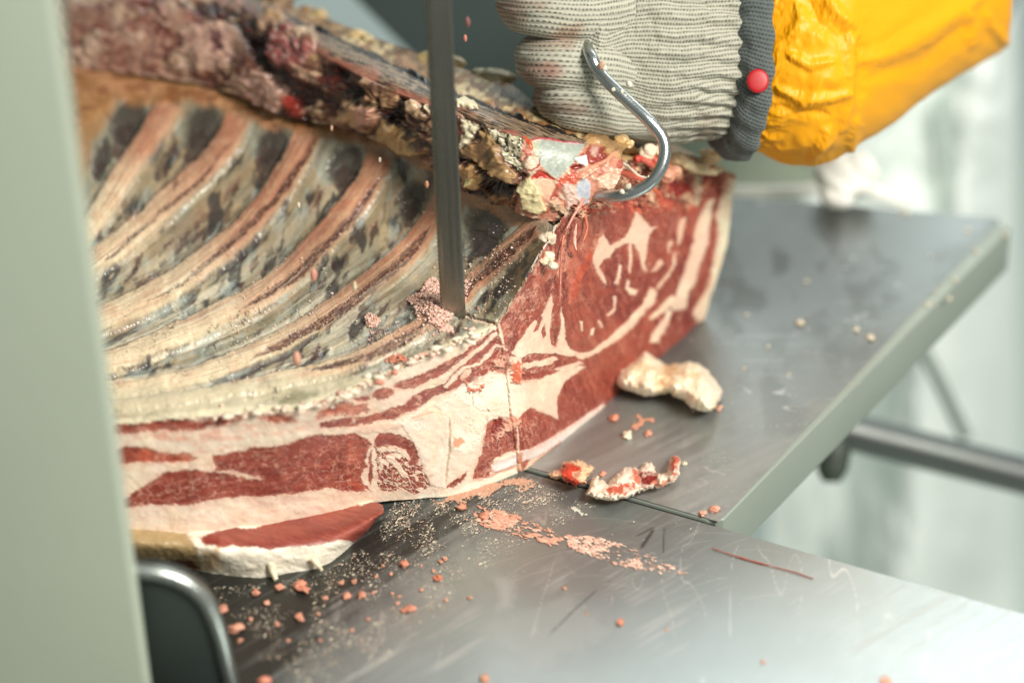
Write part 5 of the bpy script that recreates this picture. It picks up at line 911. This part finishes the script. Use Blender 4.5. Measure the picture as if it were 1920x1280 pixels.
def pc(Pn):
    F = 'z4'
    Pn.put(Pn.mask(Q(F, '1350,870 1400,830 1440,840 1430,900 1400,960 1350,985 1325,950'), 10, 5), (204,150,90), a=.75, h=-2.4)
    Pn.put(Pn.line(Q(F, '1400,850 1440,880 1500,890 1560,880'), [3, 5, 3], 4, 3), (214,168,112), a=.7, h=-2.); Pn.put(Pn.line(Q(F, '1480,900 1520,960 1580,1040'), [10, 16, 10], 10, 3), (250,240,206), h=2.2, a=.7)
    Pn.put(Pn.line(Q(F, '1190,900 1260,860 1320,880'), [8, 14, 8], 9, 3), (250,236,196), h=2., a=.7); Pn.put(Pn.line(Q(F, '1250,830 1290,850 1350,860'), [3, 4, 3], 4, 3), (220,178,126), h=-1.4, a=.6)
    Pn.put(Pn.mask(Q(F, '1550,850 1620,900 1670,980 1640,1040 1600,960 1560,900'), 4, 4), (244,216,196), a=.8); Pn.put(sm(.5, .8, vn(Pn.X/14, Pn.Y/9, 5)), (242,222,180), a=.5)
ch = puff('fat_chunk', 'z4', '1140,905 1158,862 1195,838 1232,815 1262,778 1290,762 1318,790 1345,812 1390,842 1440,838 1490,826 1545,838 1590,872 1622,915 1655,962 1648,1010 1618,1045 1600,1072 1550,1064 1500,1045 1455,1008 1400,984 1330,992 1270,990 1205,968 1158,945', .015, 24, (252,240,212), pc, 3, 2)
tag(ch, 'knobbly cream fat chunk with a tan middle resting on the sliding table', 'fat')
r = np.random.default_rng(77); pts, cl, sz = [], [], []
for k in range(170):
    t_ = r.uniform(.14, .55); q_ = catmull(FT[:9], np.array([t_*1.7]))[0]; off = r.normal(0, 5); pts.append(onz(q_[0]+r.normal(0, 4), q_[1]+off+2, q_[2]*MM)+np.array([0, -.0004, .0006])); sz.append(np.clip(r.exponential(2.1)+1.2, 1.2, 7)*PX); cl.append([(240,226,200), (232,196,172), (206,120,96)][r.choice(3, p=[.5, .3, .2])])
tag(many('edge_crumbs', pts, sz, cl, M_crumb, rack, .7, 5, 2, 0., 2.), kind='stuff')
# two meat scraps near the seam
def p1(Pn):
    Pn.put(sm(0, .4, fbm(Pn.X/16, Pn.Y/12, 3, 3)), (214,150,112), a=.7); Pn.poly('zb', '985,320 1040,300 1080,310 1088,360 1050,402 1000,392', (200,64,40), 2.5, 4, h=1.2); Pn.poly('zb', '1000,370 1090,385 1110,408 1020,405', (176,54,38), 2, 4, h=-1.); Pn.put(sm(.15, .5, fbm(Pn.X/11, Pn.Y/9, 8, 3)), (244,206,170), a=.6, h=.35)
s1 = puff('meat_scrap', 'zb', '922,352 950,335 985,318 1010,300 1035,285 1075,278 1110,290 1142,318 1135,350 1105,372 1110,405 1060,408 1010,398 980,372 945,366', .009, 12, (238,200,160), p1, 5, 4, 1., .2); tag(s1, 'small pink and orange scrap with a wet red centre beside the seam', 'meat scrap')
def p2(Pn):
    for st, c in (('1205,425 1240,400 1335,395 1340,415 1290,438 1225,448', (198,96,72)), ('1362,340 1390,330 1452,340 1446,395 1400,412 1364,400', (138,44,38)), ('1325,325 1362,330 1360,395 1325,380', (210,118,92)), ('1420,395 1500,372 1530,378 1450,415', (216,136,108)), ('1508,270 1545,270 1538,360 1515,370', (206,106,82))): Pn.poly('zb', st, c, 2.2, 4, h=-.6)
    Pn.put(sm(.15, .5, fbm(Pn.X/12, Pn.Y/9, 3, 3)), (246,226,206), a=.6, h=.3); Pn.put(Pn.mask(Q('zb', '1480,260 1600,250 1600,400 1520,400'), 8, 2), None, h=6.)
s2 = puff('meat_scrap', 'zb', '1110,445 1122,412 1135,360 1160,362 1180,380 1215,388 1245,362 1280,322 1310,312 1345,322 1400,298 1425,300 1430,330 1470,345 1500,325 1512,262 1548,268 1556,300 1550,360 1525,395 1460,412 1390,425 1300,462 1240,472 1170,468', .0085, 11, (240,220,198), p2, 9, 3, 1., .2); tag(s2, 'long curled strip of fat and red lean lying across the table seam', 'meat scrap')
# single crumbs
def crumb(x, y, r, col, lab, grp=None, z=None, name='meat_crumb', cat='crumb'):
    z = r*PX*.45+.0005 if z is None else z
    col = tuple(np.array(col)*.6+np.array([236,196,176])*.4) if col[2] < 130 else col
    o = blob(name, onz(x, y, z), np.array([r, r*.8, r*.6])*PX, M_crumb, col, 3, .8, 1.9, rng.uniform(0, 3), None, None, np.array(col)*.88, .3); return tag(o, lab, cat, grp)
for a_ in ((1151, 784, 10, (220,120,84), 'orange pink crumb just right of the rack bottom on the sliding table'), (1176, 815, 12, (240,226,196), 'cream crumb below the fat chunk, between two orange ones'), (1216, 812, 8, (214,124,96), 'orange crumb right of the cream one below the fat chunk'),
           (1283, 868, 6, (232,220,190), 'white crumb beside the tip of the curled strip'), (1130, 888, 7, (216,130,100), 'tiny orange crumb between the two meat scraps'), (1340, 954, 9, (224,140,112), 'flat pink crumb near the front corner of the sliding table'), (1318, 962, 8, (230,170,146), 'pale pink crumb stuck at the seam near the table corner'),
           (1348, 764, 8, (206,150,120), 'small brown pink crumb touching the end of the fat chunk'), (866, 950, 9, (214,124,90), 'orange crumb at the upper end of the pink streaks'), (908, 966, 10, (216,120,86), 'rounded orange crumb heading the upper pink streak'), (1163, 1166, 7, (212,110,70), 'lone orange crumb far down on the fixed table'),
           (562, 1096, 13, (212,118,84), 'largest orange crumb just below the flap of meat'), (568, 1104, 11, (206,108,78), 'ragged orange crumb joined to the largest one below the meat flap'), (757, 1056, 9, (206,104,72), 'orange crumb on the dark steel right of the meat flap'), (822, 1082, 8, (206,88,50), 'bright orange red crumb in the middle of the dark steel'),
           (523, 1100, 9, (210,124,92), 'dull orange crumb left of the largest one'), (562, 1158, 9, (216,130,96), 'orange crumb low between the guard and the streaks'), (770, 1140, 9, (216,124,92), 'wide pink crumb on the smeared steel, front middle'), (760, 1142, 7, (214,110,80), 'smaller pink crumb touching the wide one'),
           (908, 1271, 8, (212,128,90), 'orange crumb at the bottom edge of the photograph'), (495, 1275, 10, (214,110,80), 'orange crumb at the bottom edge near the guard'), (1660, 1275, 9, (224,160,130), 'pale orange crumb at the bottom right corner area'), (440, 1178, 12, (206,130,100), 'pink crumb beside the bright guard corner'),
           (418, 1142, 9, (204,120,90), 'pink crumb above the guard corner'), (651, 1116, 9, (212,124,92), 'pink crumb among three left of the bright orange one'), (679, 1114, 9, (216,130,96), 'pink crumb right of the ones left of the bright orange one'), (480, 1110, 8, (206,120,90), 'small orange crumb between the guard and the flap')): crumb(*a_)
for x, y, r in ((826,1052,5),(834,1047,5),(812,1070,4),(790,1105,4),(735,1112,4),(748,1118,4),(700,1110,4),(664,1090,5),(640,1092,5),(610,1120,5),(596,1150,4),(733,1075,4),(718,1060,4),(690,1160,4),(880,1120,4),(836,1124,4),(1058,1102,4),(1100,1150,3),(1430,1240,4),(1250,1180,3),(470,1160,5),(450,1200,5),(520,1170,5),(540,1200,4),(600,1200,4),(660,1180,4),(500,1130,6),(705,1080,4),(745,1130,4),(790,1060,3)):
    crumb(x, y, r, (214,136,104), 'small pink meat crumb, one of many alike on the fixed table', 'small pink crumbs on the fixed table')
for x, y, r in ((1350,395,8),(1700,400,8),(1815,432,9),(1885,440,8),(1745,480,5),(1690,398,6),(1512,528,7),(1632,632,12),(1605,617,8),(1500,605,12),(1400,590,6),(1830,470,7),(1790,525,7),(1780,560,8),(1740,570,6),(1755,545,5),(1300,770,4),(1440,650,5),(1395,690,5),(1480,700,4)):
    crumb(x, y, r*.72, (230,216,190), 'small pale crumb, one of many alike on the sliding table', 'small pale crumbs on the sliding table')
# chips flying off the blade
for x, y, r, d, c in ((872,73,5,1.12,(206,130,112)),(877,42,6,1.09,(150,100,92)),(588,515,9,1.09,(226,160,140)),(665,536,6,1.10,(240,226,190)),(556,672,10,1.08,(226,170,146)),(800,346,5,1.12,(230,160,130)),(622,240,4,1.12,(230,180,150)),(560,385,4,1.11,(232,214,190)),(712,300,3.5,1.12,(230,220,200)),(664,790,3,1.1,(230,210,190))):
    o = blob('flying_chip', ond(x, y, d), np.array([r*.7, r*.6, r*1.5])*PX, M_crumb, c, 2, .4, 1.6); tag(o, 'small meat chip flying in the air beside the saw blade', 'chip', 'chips flying off the blade')
